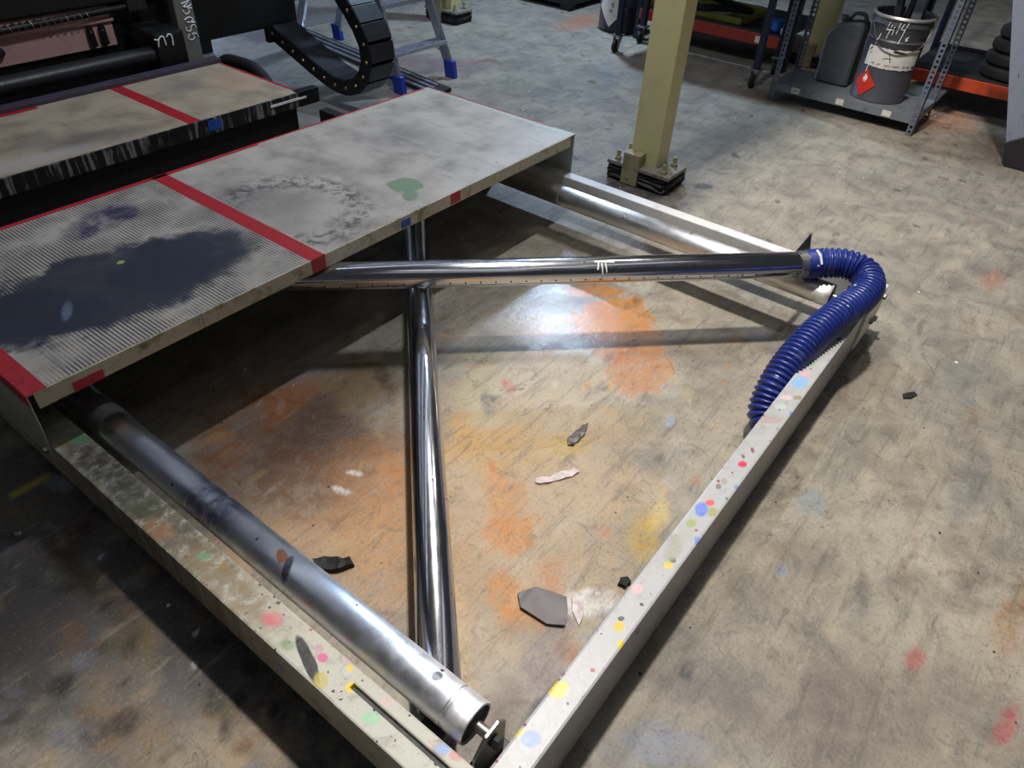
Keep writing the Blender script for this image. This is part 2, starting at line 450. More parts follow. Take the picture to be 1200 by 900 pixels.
MT = {}
MT['floor'] = floor_material()
yl, bl, gr, pk = srgb(214, 188, 30), srgb(122, 146, 210), srgb(170, 170, 168), srgb(206, 166, 166)
MT['front_beam'] = paint_metal('cream_paint_splashed', srgb(168, 168, 168), srgb(104, 101, 97), 0.38, [
    (0.661, 0.313, 0.022, 0.019, 142, yl, 0.95, 0.2, 0.2), (0.858, 0.293, 0.014, 0.012, 161, srgb(206, 168, 30), 1, 0.2, 0),
    (0.543, 0.325, 0.015, 0.010, 130, yl, 0.8, 0.3, 0.2), (0.548, 0.298, 0.020, 0.017, 134, bl, 0.95, 0.2, 0.1),
    (0.591, 0.317, 0.020, 0.015, 132, gr, 0.9, 0.2, 0), (0.673, 0.286, 0.017, 0.014, 139, gr, 0.8, 0.2, 0),
    (1.069, 0.287, 0.013, 0.011, 170, yl, 0.9, 0.3, 0.2), (1.088, 0.286, 0.009, 0.008, 0, BLACK, 0.9, 0.2, 0),
    (0.877, 0.299, 0.008, 0.006, 146, BLACK, 0.95, 0.2, 0), (0.966, 0.310, 0.015, 0.012, 170, pk, 0.9, 0.2, 0),
    (1.018, 0.286, 0.018, 0.014, 175, gr, 0.9, 0.3, 0.3), (1.12, 0.300, 0.05, 0.02, 10, srgb(150, 148, 130), 0.8, 0.4, 0.6),
    (1.18, 0.302, 0.04, 0.02, 10, srgb(160, 160, 150), 0.7, 0.4, 0.6),
    (1.274, 0.303, 0.026, 0.016, 10, srgb(92, 120, 204), 0.95, 0.25, 0.3), (1.308, 0.296, 0.013, 0.010, 155, srgb(216, 80, 84), 0.95, 0.2, 0),
    (1.491, 0.289, 0.015, 0.011, 161, srgb(196, 40, 76), 0.95, 0.2, 0), (1.284, 0.278, 0.018, 0.010, 0, srgb(150, 148, 60), 0.9, 0.2, 0.3),
    (1.374, 0.304, 0.011, 0.007, 12, srgb(120, 108, 90), 0.9, 0.2, 0), (1.40, 0.300, 0.013, 0.008, 12, srgb(150, 144, 134), 0.9, 0.2, 0),
    (1.217, 0.303, 0.016, 0.012, 158, srgb(148, 160, 90), 0.9, 0.2, 0.3),
    (1.714, 0.300, 0.040, 0.017, 135, srgb(164, 146, 146), 0.9, 0.25, 0.3), (1.942, 0.297, 0.036, 0.022, 171, srgb(128, 170, 214), 0.95, 0.25, 0.2),
    (1.995, 0.300, 0.020, 0.012, 152, srgb(208, 158, 170), 0.9, 0.25, 0.2), (1.842, 0.302, 0.020, 0.013, 149, srgb(206, 178, 180), 0.9, 0.3, 0.2),
    (1.865, 0.276, 0.015, 0.010, 150, srgb(146, 130, 100), 0.9, 0.2, 0.2), (1.79, 0.30, 0.02, 0.012, 150, srgb(176, 190, 186), 0.8, 0.3, 0.2),
    (1.52, 0.300, 0.008, 0.005, 30, srgb(130, 66, 80), 0.9, 0.2, 0), (1.56, 0.29, 0.012, 0.005, 30, srgb(130, 66, 80), 0.9, 0.2, 0),
    (2.311, 0.288, 0.012, 0.007, 158, srgb(70, 70, 72), 0.9, 0.2, 0), (2.258, 0.282, 0.012, 0.007, 157, srgb(70, 70, 72), 0.9, 0.2, 0)],
    dots=26, dens=0.22, amount=0.34)
MT['left_beam'] = paint_metal('cream_paint_grimy', srgb(176, 174, 162), srgb(78, 74, 62), 0.45, [
    (0.40, 1.40, 0.42, 0.09, 90, srgb(112, 104, 84), 0.8, 0.6, 0.9), (0.40, 1.20, 0.26, 0.07, 90, srgb(58, 58, 46), 0.85, 0.6, 0.95), (0.39, 1.00, 0.20, 0.06, 90, srgb(120, 104, 78), 0.8, 0.6, 0.95), (0.41, 1.56, 0.16, 0.05, 90, srgb(44, 42, 38), 0.8, 0.6, 0.95),
    (0.418, 1.69, 0.035, 0.02, 111, srgb(96, 138, 100), 0.9, 0.3, 0.2), (0.40, 1.38, 0.10, 0.04, 90, srgb(60, 66, 48), 0.8, 0.5, 0.7),
    (0.407, 1.118, 0.018, 0.009, 123, srgb(84, 130, 92), 0.95, 0.2, 0.1), (0.384, 1.267, 0.05, 0.03, 87, srgb(140, 100, 66), 0.6, 0.5, 0.6),
    (0.404, 0.872, 0.026, 0.018, 110, srgb(190, 90, 100), 0.8, 0.4, 0.5), (0.385, 0.80, 0.016, 0.012, 110, srgb(108, 136, 92), 0.7, 0.4, 0.4),
    (0.390, 0.745, 0.062, 0.0125, 70, srgb(8, 8, 10), 1.0, 0.15, 0.1),
    (0.406, 0.633, 0.013, 0.011, 117, yl, 1, 0.2, 0), (0.411, 0.724, 0.012, 0.010, 98, srgb(196, 90, 134), 0.95, 0.2, 0),
    (0.420, 0.745, 0.011, 0.009, 98, srgb(178, 146, 150), 0.95, 0.2, 0), (0.44, 0.685, 0.012, 0.010, 73, srgb(188, 160, 156), 0.9, 0.2, 0),
    (0.378, 0.69, 0.02, 0.014, 60, srgb(176, 164, 60), 0.85, 0.3, 0.3), (0.43, 0.665, 0.009, 0.007, 60, yl, 0.9, 0.2, 0.2),
    (0.386, 0.559, 0.021, 0.014, 122, srgb(140, 186, 150), 0.9, 0.3, 0.2), (0.431, 0.415, 0.014, 0.011, 125, srgb(134, 156, 204), 0.9, 0.2, 0.2),
    (0.439, 0.388, 0.014, 0.012, 123, srgb(186, 132, 120), 0.9, 0.2, 0.2), (0.452, 0.475, 0.013, 0.010, 123, srgb(190, 136, 124), 0.9, 0.3, 0.2),
    (0.43, 0.559, 0.015, 0.010, 124, srgb(196, 166, 160), 0.8, 0.3, 0.2)],
    dots=30, dens=0.34, amount=0.55, dirt_scale=18)
MT['far_beam'] = paint_metal('cream_paint_worn', srgb(200, 200, 200), srgb(110, 108, 104), 0.4, amount=0.35, dirt_scale=12)
MT['steel_dark'] = plain('dark_steel', srgb(46, 46, 48), 0.5, 0.3, 0.3)
MT['black'] = plain('black_painted_metal', srgb(9, 9, 10), 0.5, 0.0, 0.2)
MT['black_plastic'] = plain('black_plastic', srgb(26, 27, 32), 0.42, 0.0, 0.15, 40)
MT['rubber'] = plain('black_rubber', srgb(18, 18, 19), 0.75, 0.0, 0.2)
MT['brass'] = plain('brass_pin', srgb(176, 150, 96), 0.4, 0.8, 0.2)
MT['bolt'] = plain('zinc_bolt', srgb(160, 158, 152), 0.35, 0.9, 0.2)
MT['white_paint'] = plain('white_paint', srgb(232, 232, 230), 0.5, 0.0, 0.06)


def chrome(name, col, rough, groove=0.0, axis=None, smear=None):
    k = NT(name)
    n = k.noise(24, 5, 0.65)
    c = k.mix(k.step(n, 0.55, 0.75, 0, 0.25), col, tuple(x * 0.6 for x in col[:3]) + (1,))
    spk = k.vor(34)
    sc = k.n.new('ShaderNodeSeparateColor')
    k.t.links.new(spk.outputs['Color'], sc.inputs[0])
    f = k.ma('MULTIPLY', k.ma('LESS_THAN', spk.outputs['Distance'], k.ma('MULTIPLY', sc.outputs[0], 0.16)), k.ma('LESS_THAN', sc.outputs[1], 0.22))
    c = k.mix(f, c, srgb(40, 38, 44))
    me = k.ma('SUBTRACT', 1.0, f)
    if smear:
        c = k.stains(c, smear, 0.15, 30)
    nrm = None
    if groove:
        g = k.noise(1.0, 3, 0.6, k.mapping(k.pos, rot=(0, 0, 0), scale=axis))
        nrm = k.bump(g, groove, 0.002)
    k.set(col=c, rough=k.step(n, 0.3, 0.75, rough * 0.9, rough * 1.2), metal=me)
    if groove:
        tg = k.n.new('ShaderNodeTangent')
        tg.direction_type = 'RADIAL'
        tg.axis = 'Y'
        k.put(k.b, 'Tangent', tg.outputs[0])
        k.b.inputs['Anisotropic'].default_value = 0.9
    if nrm:
        k.set(normal=nrm)
    return k.m


MT['chrome'] = chrome('polished_chrome', srgb(214, 215, 222), 0.16)
MT['roller_l'] = chrome('turned_steel', srgb(224, 226, 232), 0.30, 0.03, (2, 260, 2), [
    (0.50, 1.20, 0.10, 0.10, 0, srgb(66, 72, 112), 0.75, 0.6, 0.85), (0.50, 0.95, 0.022, 0.012, 70, srgb(206, 120, 50), 0.95, 0.3, 0.5),
    (0.49, 0.92, 0.03, 0.010, 30, srgb(34, 34, 48), 0.9, 0.3, 0.4), (0.51, 0.50, 0.012, 0.012, 0, srgb(60, 58, 60), 0.95, 0.2, 0)])
MT['roller_f'] = chrome('turned_steel_far', srgb(222, 220, 216), 0.30, 0.015, (2, 260, 2))
MT['sleeve'] = plain('grey_sleeve', srgb(92, 88, 86), 0.45, 0.5, 0.15)


def deck_material(name, base, items, ribs):
    k = NT(name)
    p = k.flat()
    n = k.noise(6, 6, 0.65, p)
    n2 = k.noise(36, 5, 0.7, p)
    col = k.ramp(n, [(0.32, tuple(c * 0.62 for c in base[:3]) + (1,)), (0.55, base), (0.8, tuple(min(c * 1.15, 1) for c in base[:3]) + (1,))])
    st = k.noise(5, 6, 0.7, k.mapping(p, scale=(7, 0.7, 1)), 0.3)
    col = k.mix(k.step(st, 0.55, 0.72, 0, 0.4), col, srgb(86, 84, 86))
    h = n2
    nrm = None
    if ribs:
        w = k.n.new('ShaderNodeTexWave')
        w.bands_direction = 'X'
        w.inputs['Scale'].default_value = 29
        w.inputs['Distortion'].default_value = 0.15
        k.put(w, 'Vector', p)
        sx = k.n.new('ShaderNodeSeparateXYZ')
        k.put(sx, 0, p)
        on = k.ma('LESS_THAN', sx.outputs[0], 1.235)
        worn = k.step(k.noise(4, 4, 0.6, p), 0.36, 0.58)
        groove = k.ma('MULTIPLY', k.ma('MULTIPLY', k.step(w.outputs['Fac'], 0.50, 0.15), on), worn)
        col = k.mix(k.ma('MULTIPLY', groove, 0.88), col, srgb(24, 23, 24))
        nrm = k.bump(groove, -0.35, 0.004)
    col = k.stains(col, items, 0.22, 12)
    if ribs:
        col = k.mix(k.ma('MULTIPLY', groove, 0.35), col, srgb(16, 16, 20))
    # circular scuff ring
    if ribs:
        d = k.vm('LENGTH', k.vm('MULTIPLY', k.mapping(p, (1.42, 2.02, 0), (0, 0, 0), (1, 1.1, 1), 'TEXTURE'), (1, 1, 0)))
        rg = k.ma('ABSOLUTE', k.ma('SUBTRACT', d, 0.22))
        rg = k.ma('MULTIPLY', k.step(rg, 0.01, 0.09, 0.8, 0), k.step(k.noise(26, 5, 0.7, p), 0.42, 0.62))
        col = k.mix(k.ma('MULTIPLY', rg, k.ma('GREATER_THAN', sx.outputs[0], 1.30)), col, srgb(62, 62, 66))
    col = k.dots(col, 9, 0.05, 0.6, [srgb(30, 30, 34), srgb(50, 46, 44)])
    k.set(col=col, rough=k.step(n, 0.3, 0.7, 0.34, 0.5))
    k.set(normal=k.bump(n2, 0.10, 0.004, nrm))
    return k.m


navy = srgb(42, 46, 60)
MT['deck'] = deck_material('ribbed_deck', srgb(182, 174, 163), [
    (1.36, 2.17, 0.24, 0.17, 115, srgb(116, 112, 110), 0.6, 0.7, 0.3),
    (0.74, 2.03, 0.40, 0.22, 172, navy, 0.97, 0.16, 0.06), (0.98, 2.00, 0.24, 0.16, 176, navy, 0.95, 0.22, 0.10),
    (0.50, 2.04, 0.22, 0.14, 150, navy, 0.95, 0.22, 0.06), (0.94, 2.42, 0.15, 0.075, 20, srgb(72, 66, 92), 0.85, 0.45, 0.9), (0.88, 2.38, 0.06, 0.03, 40, srgb(56, 50, 86), 0.85, 0.5, 0.9),
    (1.02, 2.42, 0.075, 0.050, 101, srgb(46, 40, 80), 0.92, 0.4, 0.75), (1.845, 1.88, 0.07, 0.06, 128, srgb(110, 138, 104), 0.92, 0.15, 0.1),
    (1.79, 1.80, 0.05, 0.03, 44, srgb(116, 142, 110), 0.92, 0.15, 0.1), (2.16, 2.22, 0.22, 0.14, 135, srgb(122, 120, 124), 0.45, 0.7, 0.6),
    (0.84, 2.12, 0.012, 0.010, 0, srgb(166, 176, 96), 0.95, 0.2, 0), (0.60, 1.98, 0.05, 0.015, 60, srgb(130, 148, 180), 0.6, 0.5, 0.6)], True)
MT['deck2'] = deck_material('worn_deck', srgb(176, 162, 140), [
    (1.32, 3.10, 0.22, 0.09, 170, srgb(104, 100, 96), 0.7, 0.6, 0.4), (1.12, 3.24, 0.12, 0.08, 87, srgb(120, 112, 106), 0.5, 0.6, 0.4),
    (2.12, 3.32, 0.17, 0.12, 72, srgb(190, 160, 132), 0.7, 0.5, 0.2), (1.90, 3.40, 0.12, 0.08, 20, srgb(140, 134, 124), 0.6, 0.5, 0.2),
    (1.0, 3.05, 0.3, 0.06, 0, srgb(186, 182, 180), 0.5, 0.5, 0.3)], False)
MT['apron'] = paint_metal('cream_apron', srgb(190, 184, 162), srgb(98, 94, 48), 0.45, amount=0.9, dirt_scale=11)
MT['apron2'] = paint_metal('grimy_apron', srgb(40, 38, 38), srgb(104, 100, 98), 0.5, amount=0.8, dirt_scale=18)
k = NT('drip_grimy_apron')
dn = k.noise(1.0, 5, 0.7, k.mapping(k.pos, scale=(34, 34, 3)), 0.3)
dc = k.mix(k.step(dn, 0.50, 0.60), srgb(22, 21, 22), srgb(128, 124, 122))
dc = k.mix(k.step(k.noise(7, 4, 0.6), 0.52, 0.62), dc, srgb(26, 25, 27))
k.set(col=dc, rough=0.5)
MT['apron2'] = k.m
MT['apron3'] = paint_metal('inky_apron', srgb(66, 58, 70), srgb(60, 72, 110), 0.5, amount=0.9, dirt_scale=8)
MT['side'] = paint_metal('pale_side_plate', srgb(176, 182, 172), srgb(118, 108, 56), 0.45, amount=0.6, dirt_scale=8)
MT['tape'] = paint_metal('red_tape', srgb(176, 34, 46), srgb(66, 20, 26), 0.4, amount=0.5, dirt_scale=20)
MT['blue_tape'] = plain('blue_tape', srgb(34, 80, 170), 0.45)


def hose_material():
    k = NT('blue_hose_plastic')
    n = k.noise(30, 5, 0.7)
    c = k.mix(k.step(n, 0.52, 0.75, 0, 0.7), srgb(31, 46, 118), srgb(14, 17, 44))
    c = k.mix(k.step(k.noise(16, 5, 0.7), 0.55, 0.75, 0, 0.35), c, srgb(120, 132, 176))
    c = k.dots(c, 40, 0.3, 0.25, [srgb(170, 178, 200), srgb(18, 20, 32)])
    k.set(col=c, rough=0.32, spec=0.5)
    return k.m


MT['hose'] = hose_material()
MT['column'] = paint_metal('cream_yellow_paint', srgb(196, 188, 138), srgb(150, 142, 98), 0.45, amount=0.35, dirt_scale=6)
MT['column_d'] = paint_metal('grimy_cream', srgb(150, 140, 108), srgb(52, 48, 42), 0.5, amount=0.8, dirt_scale=22)
MT['plate'] = paint_metal('grimy_base_plate', srgb(128, 124, 112), srgb(34, 32, 32), 0.5, amount=0.9, dirt_scale=24)
MT['pad'] = paint_metal('black_grout', srgb(30, 28, 28), srgb(60, 56, 54), 0.5, amount=0.5, dirt_scale=26, bump=0.5)
MT['slotted'] = plain('grey_blue_steel', srgb(106, 112, 128), 0.4, 0.2, 0.2)
MT['shelf'] = paint_metal('dusty_grey_shelf', srgb(112, 116, 122), srgb(54, 56, 60), 0.5, amount=0.6)
MT['label'] = plain('paper_label', srgb(214, 210, 200), 0.6, 0, 0.12)
MT['pail'] = plain('grey_pail_paint', srgb(70, 70, 76), 0.45, 0, 0.2)
MT['pail_lip'] = plain('bare_tin', srgb(170, 168, 164), 0.4, 0.6, 0.3)
MT['red'] = plain('red_sticker', srgb(206, 44, 26), 0.45, 0, 0.05)
MT['jerry'] = plain('grey_jerrycan_plastic', srgb(84, 88, 98), 0.5)
MT['rack'] = paint_metal('orange_rack_paint', srgb(196, 74, 34), srgb(110, 44, 28), 0.45, amount=0.5)
MT['rack_red'] = paint_metal('red_rack_paint', srgb(156, 52, 36), srgb(84, 32, 26), 0.45, amount=0.5)
MT['blue_cart'] = plain('dark_blue_paint', srgb(20, 25, 48), 0.4, 0, 0.2)
MT['alu'] = plain('brushed_aluminium', srgb(190, 194, 202), 0.32, 0.85, 0.12)
MT['blue_foot'] = plain('blue_plastic', srgb(34, 60, 168), 0.45)
MT['pink'] = paint_metal('pinkish_panel', srgb(196, 156, 150), srgb(120, 94, 80), 0.5, amount=0.5, dirt_scale=7)
MT['post'] = plain('grey_post', srgb(118, 118, 112), 0.5, 0, 0.3)
MT['board'] = paint_metal('grey_blue_board', srgb(132, 138, 154), srgb(84, 90, 106), 0.5, amount=0.5)
MT['tray'] = plain('yellow_green_tray', srgb(150, 150, 40), 0.5)
MT['blue_rag'] = plain('bright_blue_plastic', srgb(40, 120, 220), 0.5)
MT['flake'] = paint_metal('dried_grey_paint', srgb(88, 80, 80), srgb(60, 56, 60), 0.5, amount=0.5, dirt_scale=40)
MT['flake_w'] = plain('dried_white_paint', srgb(192, 178, 176), 0.5, 0, 0.3, 60)
MT['ceiling'] = plain('mezzanine_underside', srgb(128, 128, 134), 0.7)


# ------------------------------------------------------------------ mesh kit
def obj(name, bm, mat, parent=None, smooth=False):
    me = bpy.data.meshes.new(name)
    bmesh.ops.recalc_face_normals(bm, faces=bm.faces[:])
    bm.to_mesh(me)
    bm.free()
    if smooth:
        for p in me.polygons:
            p.use_smooth = True
        me.set_sharp_from_angle(angle=R(38))
    me.materials.append(MT[mat] if isinstance(mat, str) else mat)
    o = bpy.data.objects.new(name, me)
    COL.objects.link(o)
    if parent:
        o.parent = parent
        o.matrix_parent_inverse = Matrix.Translation(-parent.location)
    return o


def thing(name, label, cat, loc, group=None):
    o = bpy.data.objects.new(name, None)
    o.empty_display_size = 0.1
    o.location = loc
    COL.objects.link(o)
    return tag(o, label, cat, group)


def tag(o, label, cat, group=None):
    o['label'] = label
    o['category'] = cat
    if group:
        o['group'] = group
    return o


def struct(o):
    o['kind'] = 'structure'
    return o


def box(x0, x1, y0, y1, z0, z1, bev=0.0, bm=None, seg=2):
    own = bm or bmesh.new()
    r = bmesh.ops.create_cube(own, size=1.0)
    vs = r['verts']
    for v in vs:
        v.co = Vector(((x0 + x1) / 2 + v.co.x * (x1 - x0), (y0 + y1) / 2 + v.co.y * (y1 - y0), (z0 + z1) / 2 + v.co.z * (z1 - z0)))
    if bev:
        es = list({e for v in vs for e in v.link_edges})
        bmesh.ops.bevel(own, geom=es, offset=bev, segments=seg, affect='EDGES', profile=0.6)
    return own


def prism(pts, vec, bm=None, bev=0.0):
    """extrude a planar polygon along vec"""
    own = bm or bmesh.new()
    v = Vector(vec)
    a = [own.verts.new(p) for p in pts]
    b = [own.verts.new(Vector(p) + v) for p in pts]
    n = len(pts)
    own.faces.new(a)
    own.faces.new(b[::-1])
    for i in range(n):
        own.faces.new((a[i], b[i], b[(i + 1) % n], a[(i + 1) % n]))
    if bev:
        es = list({e for x in a + b for e in x.link_edges})
        bmesh.ops.bevel(own, geom=es, offset=bev, segments=1, affect='EDGES')
    return own


def spin(profile, origin, axis, seg=40, bm=None):
    """lathe (radius, distance along axis) round an axis"""
    own = bm or bmesh.new()
    ax = Vector(axis).normalized()
    u = ax.orthogonal().normalized()
    w = ax.cross(u)
    o = Vector(origin)
    rings = []
    for r, h in profile:
        if r < 1e-6:
            rings.append([own.verts.new(o + ax * h)])
        else:
            rings.append([own.verts.new(o + ax * h + (u * math.cos(2 * math.pi * i / seg) + w * math.sin(2 * math.pi * i / seg)) * r) for i in range(seg)])
    for a, b in zip(rings[:-1], rings[1:]):
        for i in range(seg):
            j = (i + 1) % seg
            if len(a) == 1 and len(b) > 1:
                own.faces.new((a[0], b[i], b[j]))
            elif len(b) == 1 and len(a) > 1:
                own.faces.new((a[i], b[0], a[j]))
            elif len(a) > 1:
                own.faces.new((a[i], b[i], b[j], a[j]))
    return own


def rod(p, q, r, seg=12, bm=None):
    L = (Vector(q) - Vector(p)).length
    return spin([(0, 0), (r, 0), (r, L), (0, L)], p, Vector(q) - Vector(p), seg, bm)


def path_tube(pts, radius, seg=10, bm=None, closed_ends=True, n=0):
    """tube along points; radius is a number or a function of arc length"""
    own = bm or bmesh.new()
    P = [Vector(p) for p in pts]
    if n:
        P = smooth_path(P, n)
    s = 0.0
    rings = []
    up = Vector((0, 0, 1))
    pu = None
    for i, p in enumerate(P):
        t = (P[min(i + 1, len(P) - 1)] - P[max(i - 1, 0)]).normalized()
        if i:
            s += (p - P[i - 1]).length
        u = t.cross(up)
        if u.length < 1e-3:
            u = t.orthogonal()
        u.normalize()
        if pu is not None:
            u = (pu - t * pu.dot(t)).normalized()
        pu = u
        w = t.cross(u)
        r = radius(s) if callable(radius) else radius
        rings.append([own.verts.new(p + (u * math.cos(2 * math.pi * k / seg) + w * math.sin(2 * math.pi * k / seg)) * r) for k in range(seg)])
    for a, b in zip(rings[:-1], rings[1:]):
        for k in range(seg):
            own.faces.new((a[k], a[(k + 1) % seg], b[(k + 1) % seg], b[k]))
    if closed_ends:
        own.faces.new(rings[0][::-1])
        own.faces.new(rings[-1])
    return own


def smooth_path(P, n):
    """Catmull-Rom through P, n evenly spaced samples"""
    Q = [P[0] * 2 - P[1]] + list(P) + [P[-1] * 2 - P[-2]]
    out = []
    for i in range(1, len(Q) - 2):
        a, b, c, d = Q[i - 1], Q[i], Q[i + 1], Q[i + 2]
        for k in range(24):
            t = k / 24
            out.append(0.5 * ((2 * b) + (c - a) * t + (2 * a - 5 * b + 4 * c - d) * t * t + (3 * b - a - 3 * c + d) * t ** 3))
    out.append(P[-1])
    L = [0]
    for a, b in zip(out[:-1], out[1:]):
        L.append(L[-1] + (b - a).length)
    res = []
    j = 0
    for k in range(n):
        t = L[-1] * k / (n - 1)
        while j < len(L) - 2 and L[j + 1] < t:
            j += 1
        f = (t - L[j]) / max(L[j + 1] - L[j], 1e-9)
        res.append(out[j].lerp(out[j + 1], f))
    return res


def hexbolt(c, axis, r, h, bm=None):
    return spin([(0, 0), (r, 0), (r, h * 0.8), (r * 0.85, h), (0, h)], c, axis, 6, bm)


# ------------------------------------------------------------------ setting
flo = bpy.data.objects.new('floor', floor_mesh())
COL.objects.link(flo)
struct(flo)
struct(obj('ceiling', box(-6, 12, 1.168, 12, 3.30, 3.48), 'ceiling'))

# ------------------------------------------------------------------ low roller frame
HB = 0.22
fr = thing('roller_frame', 'low paint-splashed cream steel frame on the floor around the crossed chrome tubes', 'frame', (1.5, 0.3, 0))
# left side beam with a long slot cut near its front end: two strips, joined where the slot ends
lb = bmesh.new()
box(0.360, 0.4425, 0.635, 3.60, 0.095, HB, 0.006, lb)
box(0.360, 0.4040, 0.262, 0.640, 0.095, HB - 0.0005, 0.004, lb)
box(0.4140, 0.4425, 0.345, 0.640, 0.095, HB - 0.001, 0.004, lb)
obj('side_beam', lb, 'left_beam', fr)
obj('slot_dark_fill', box(0.402, 0.416, 0.263, 0.638, 0.097, 0.211), 'black', fr)  # black filler set just below the top, standing in for shade in the slot
obj('light_block_skirt', box(0.388, 0.428, 0.29, 3.55, 0.002, 0.097), 'black', fr)  # black plate added to stop light passing under the raised beam
obj('front_beam', box(0.4300, 2.742, 0.262, 0.327, 0.010, HB, 0.006), 'front_beam', fr)
obj('side_beam', box(2.688, 2.745, 0.327, 2.72, 0.095, HB, 0.005), 'far_beam', fr)
obj('beam_extension', box(2.56, 2.62, 2.72, 3.25, 0.06, 0.17, 0.004), 'steel_dark', fr)
obj('beam_joint', box(2.56, 2.745, 2.68, 2.72, 0.08, 0.19, 0.004), 'steel_dark', fr)
for x, y in ((2.716, 2.2), (2.59, 3.2)):
    obj('foot', box(x - 0.03, x + 0.03, y - 0.03, y + 0.03, 0.001, 0.098 if x != 2.59 else 0.065, 0.004), 'steel_dark', fr)
# end plate and bolts on the outer front corner
obj('corner_plate', box(2.50, 2.75, 0.252, 0.262, 0.05, 0.215, 0.002), 'far_beam', fr)
for x, z in ((2.70, 0.19), (2.62, 0.12), (2.70, 0.09)):
    obj('bolt', hexbolt((x, 0.252, z), (0, -1, 0), 0.012, 0.014), 'bolt', fr)
# roller bearing plates
for nm, x in (('bearing_plate', 0.50), ('bearing_plate', 2.53)):
    bp_ = bmesh.new()
    prism([(x - 0.052, 0.352, 0.10), (x + 0.04, 0.352, 0.10), (x + 0.04, 0.352, 0.235), (x + 0.02, 0.352, 0.262), (x - 0.02, 0.352, 0.262), (x - 0.052, 0.352, 0.225)], (0, 0.007, 0), bp_, 0.0012)
    obj(nm, bp_, 'bolt', fr)
    obj('bearing_nut', hexbolt((x, 0.352, 0.225), (0, -1, 0), 0.014, 0.016), 'steel_dark', fr)
    obj('dark_pocket_foot', box(x - 0.055, x + 0.055, 0.328, 0.385, 0.012, 0.125, 0.003), 'black', fr)  # bearing support enlarged in black, standing in for shade in the corner pocket
# upright metal tab holding the outer end of the upper tube
tb = bmesh.new()
prism([(2.722, 0.618, 0.218), (2.748, 0.562, 0.218), (2.738, 0.581, 0.318)], (-0.004, -0.002, 0), tb)
obj('tube_tab', tb, 'steel_dark', fr)
obj('tube_bracket', box(2.535, 2.69, 0.535, 0.552, 0.222, 0.262, 0.003), 'steel_dark', fr)


# ------------------------------------------------------------------ rollers
def roller(label, x, z, r, y0, y1, mat, bands, sleeve=None):
    t = thing('guide_roller', label, 'roller', (x, y0, z - r))
    pr = [(0.012, 0.02), (r * 0.86, 0.02), (r * 0.90, 0.0), (r * 0.985, 0.0), (r, 0.003)]
    for b in bands:
        pr += [(r, b - 0.004), (r * 0.975, b - 0.003), (r * 0.975, b + 0.003), (r, b + 0.004)]
    pr += [(r, y1 - y0), (0, y1 - y0)]
    obj('shell', spin(pr, (x, y0, z), (0, 1, 0), 56), mat, t, True)
    obj('end_recess', spin([(0, 0.006), (r * 0.88, 0.006), (r * 0.88, 0.022), (0, 0.022)], (x, y0, z), (0, 1, 0), 40), 'black', t, True)
    obj('shaft', rod((x, y0 - 0.036, z), (x, y0 + 0.03, z), 0.0115, 18), 'bolt', t, True)
    if sleeve:
        obj('sleeve', spin([(r, sleeve[0]), (r * 1.07, sleeve[0]), (r * 1.07, sleeve[1]), (r, sleeve[1])], (x, 0, z), (0, 1, 0), 48), 'sleeve', t, True)
    return t


roller('steel roller lying beside the grimy cream beam in the left foreground', 0.502, 0.225, 0.0455, 0.395, 2.55, 'roller_l', (0.052, 0.80, 0.87), (1.655, 1.76))
roller('bright steel roller on the far side, behind the upper chrome tube', 2.530, 0.2095, 0.0440, 0.395, 2.55, 'roller_f', (0.05, 1.2))


# ------------------------------------------------------------------ crossed air-turn tubes
def turn_tube(label, p, q, r, holes_side, mat='chrome'):
    p, q = Vector(p), Vector(q)
    t = thing('turn_bar_tube', label, 'tube', (p.x, p.y, p.z - r))
    L = (q - p).length
    obj('shell', spin([(0, 0), (r * 0.94, 0), (r, 0.004), (r, L - 0.004), (r * 0.94, L), (0, L)], p, q - p, 64), mat, t, True)
    ax = (q - p).normalized()
    side = Vector((holes_side[0], holes_side[1], 0)).normalized()
    bm = bmesh.new()
    n = int(L / 0.052)
    for i in range(n):
        for a in (-14,):
            d = side * math.cos(R(a)) + Vector((0, 0, 1)) * math.sin(R(a))
            c = p + ax * (0.05 + 0.052 * i) + d * (r - 0.0015)
            spin([(0, 0.0022), (0.0032, 0.0022), (0.0032, 0)], c, d, 8, bm)
    h = obj('air_holes', bm, 'black', t)
    h['kind'] = 'stuff'
    return t


T1Z = 0.302
t1 = turn_tube('upper chrome tube lying crosswise, its right end plugged into the blue hose', (2.513, 0.515, T1Z), (0.98, 2.045, T1Z), 0.047, (-1, -1))
obj('end_collar', spin([(0.0475, 0), (0.0495, 0.002), (0.0495, 0.034), (0.0475, 0.036)], (2.513, 0.515, T1Z), (-1, 1, 0), 48), 'bolt', t1, True)
obj('set_screw', hexbolt((2.475, 0.52, T1Z + 0.018), (-1, -1, 0.6), 0.006, 0.012), 'steel_dark', t1)
dr = bmesh.new()
axd = Vector((-1, 1, 0)).normalized()
pd = Vector((-1, -1, 0)).normalized()
for s0, s1, a0, a1, rr in ((0.775, 0.770, 58, -32, 0.0032), (0.73, 0.80, 62, 66, 0.0042), (0.762, 0.758, 60, 18, 0.0030), (0.786, 0.79, 60, 30, 0.0035)):
    pts = []
    for i in range(9):
        a = R(a0 + (a1 - a0) * i / 8)
        pts.append(Vector((2.513, 0.515, T1Z)) + axd * (s0 + (s1 - s0) * i / 8) + (pd * math.cos(a) + Vector((0, 0, 1)) * math.sin(a)) * 0.0465)
    path_tube(pts, rr, 6, dr)
obj('paint_drip', dr, 'white_paint', t1)
t2 = turn_tube('lower chrome tube running from the front corner under the upper tube to the platform', (0.515, 0.499, 0.128), (2.06, 2.044, 0.128), 0.0475, (-1, 1))
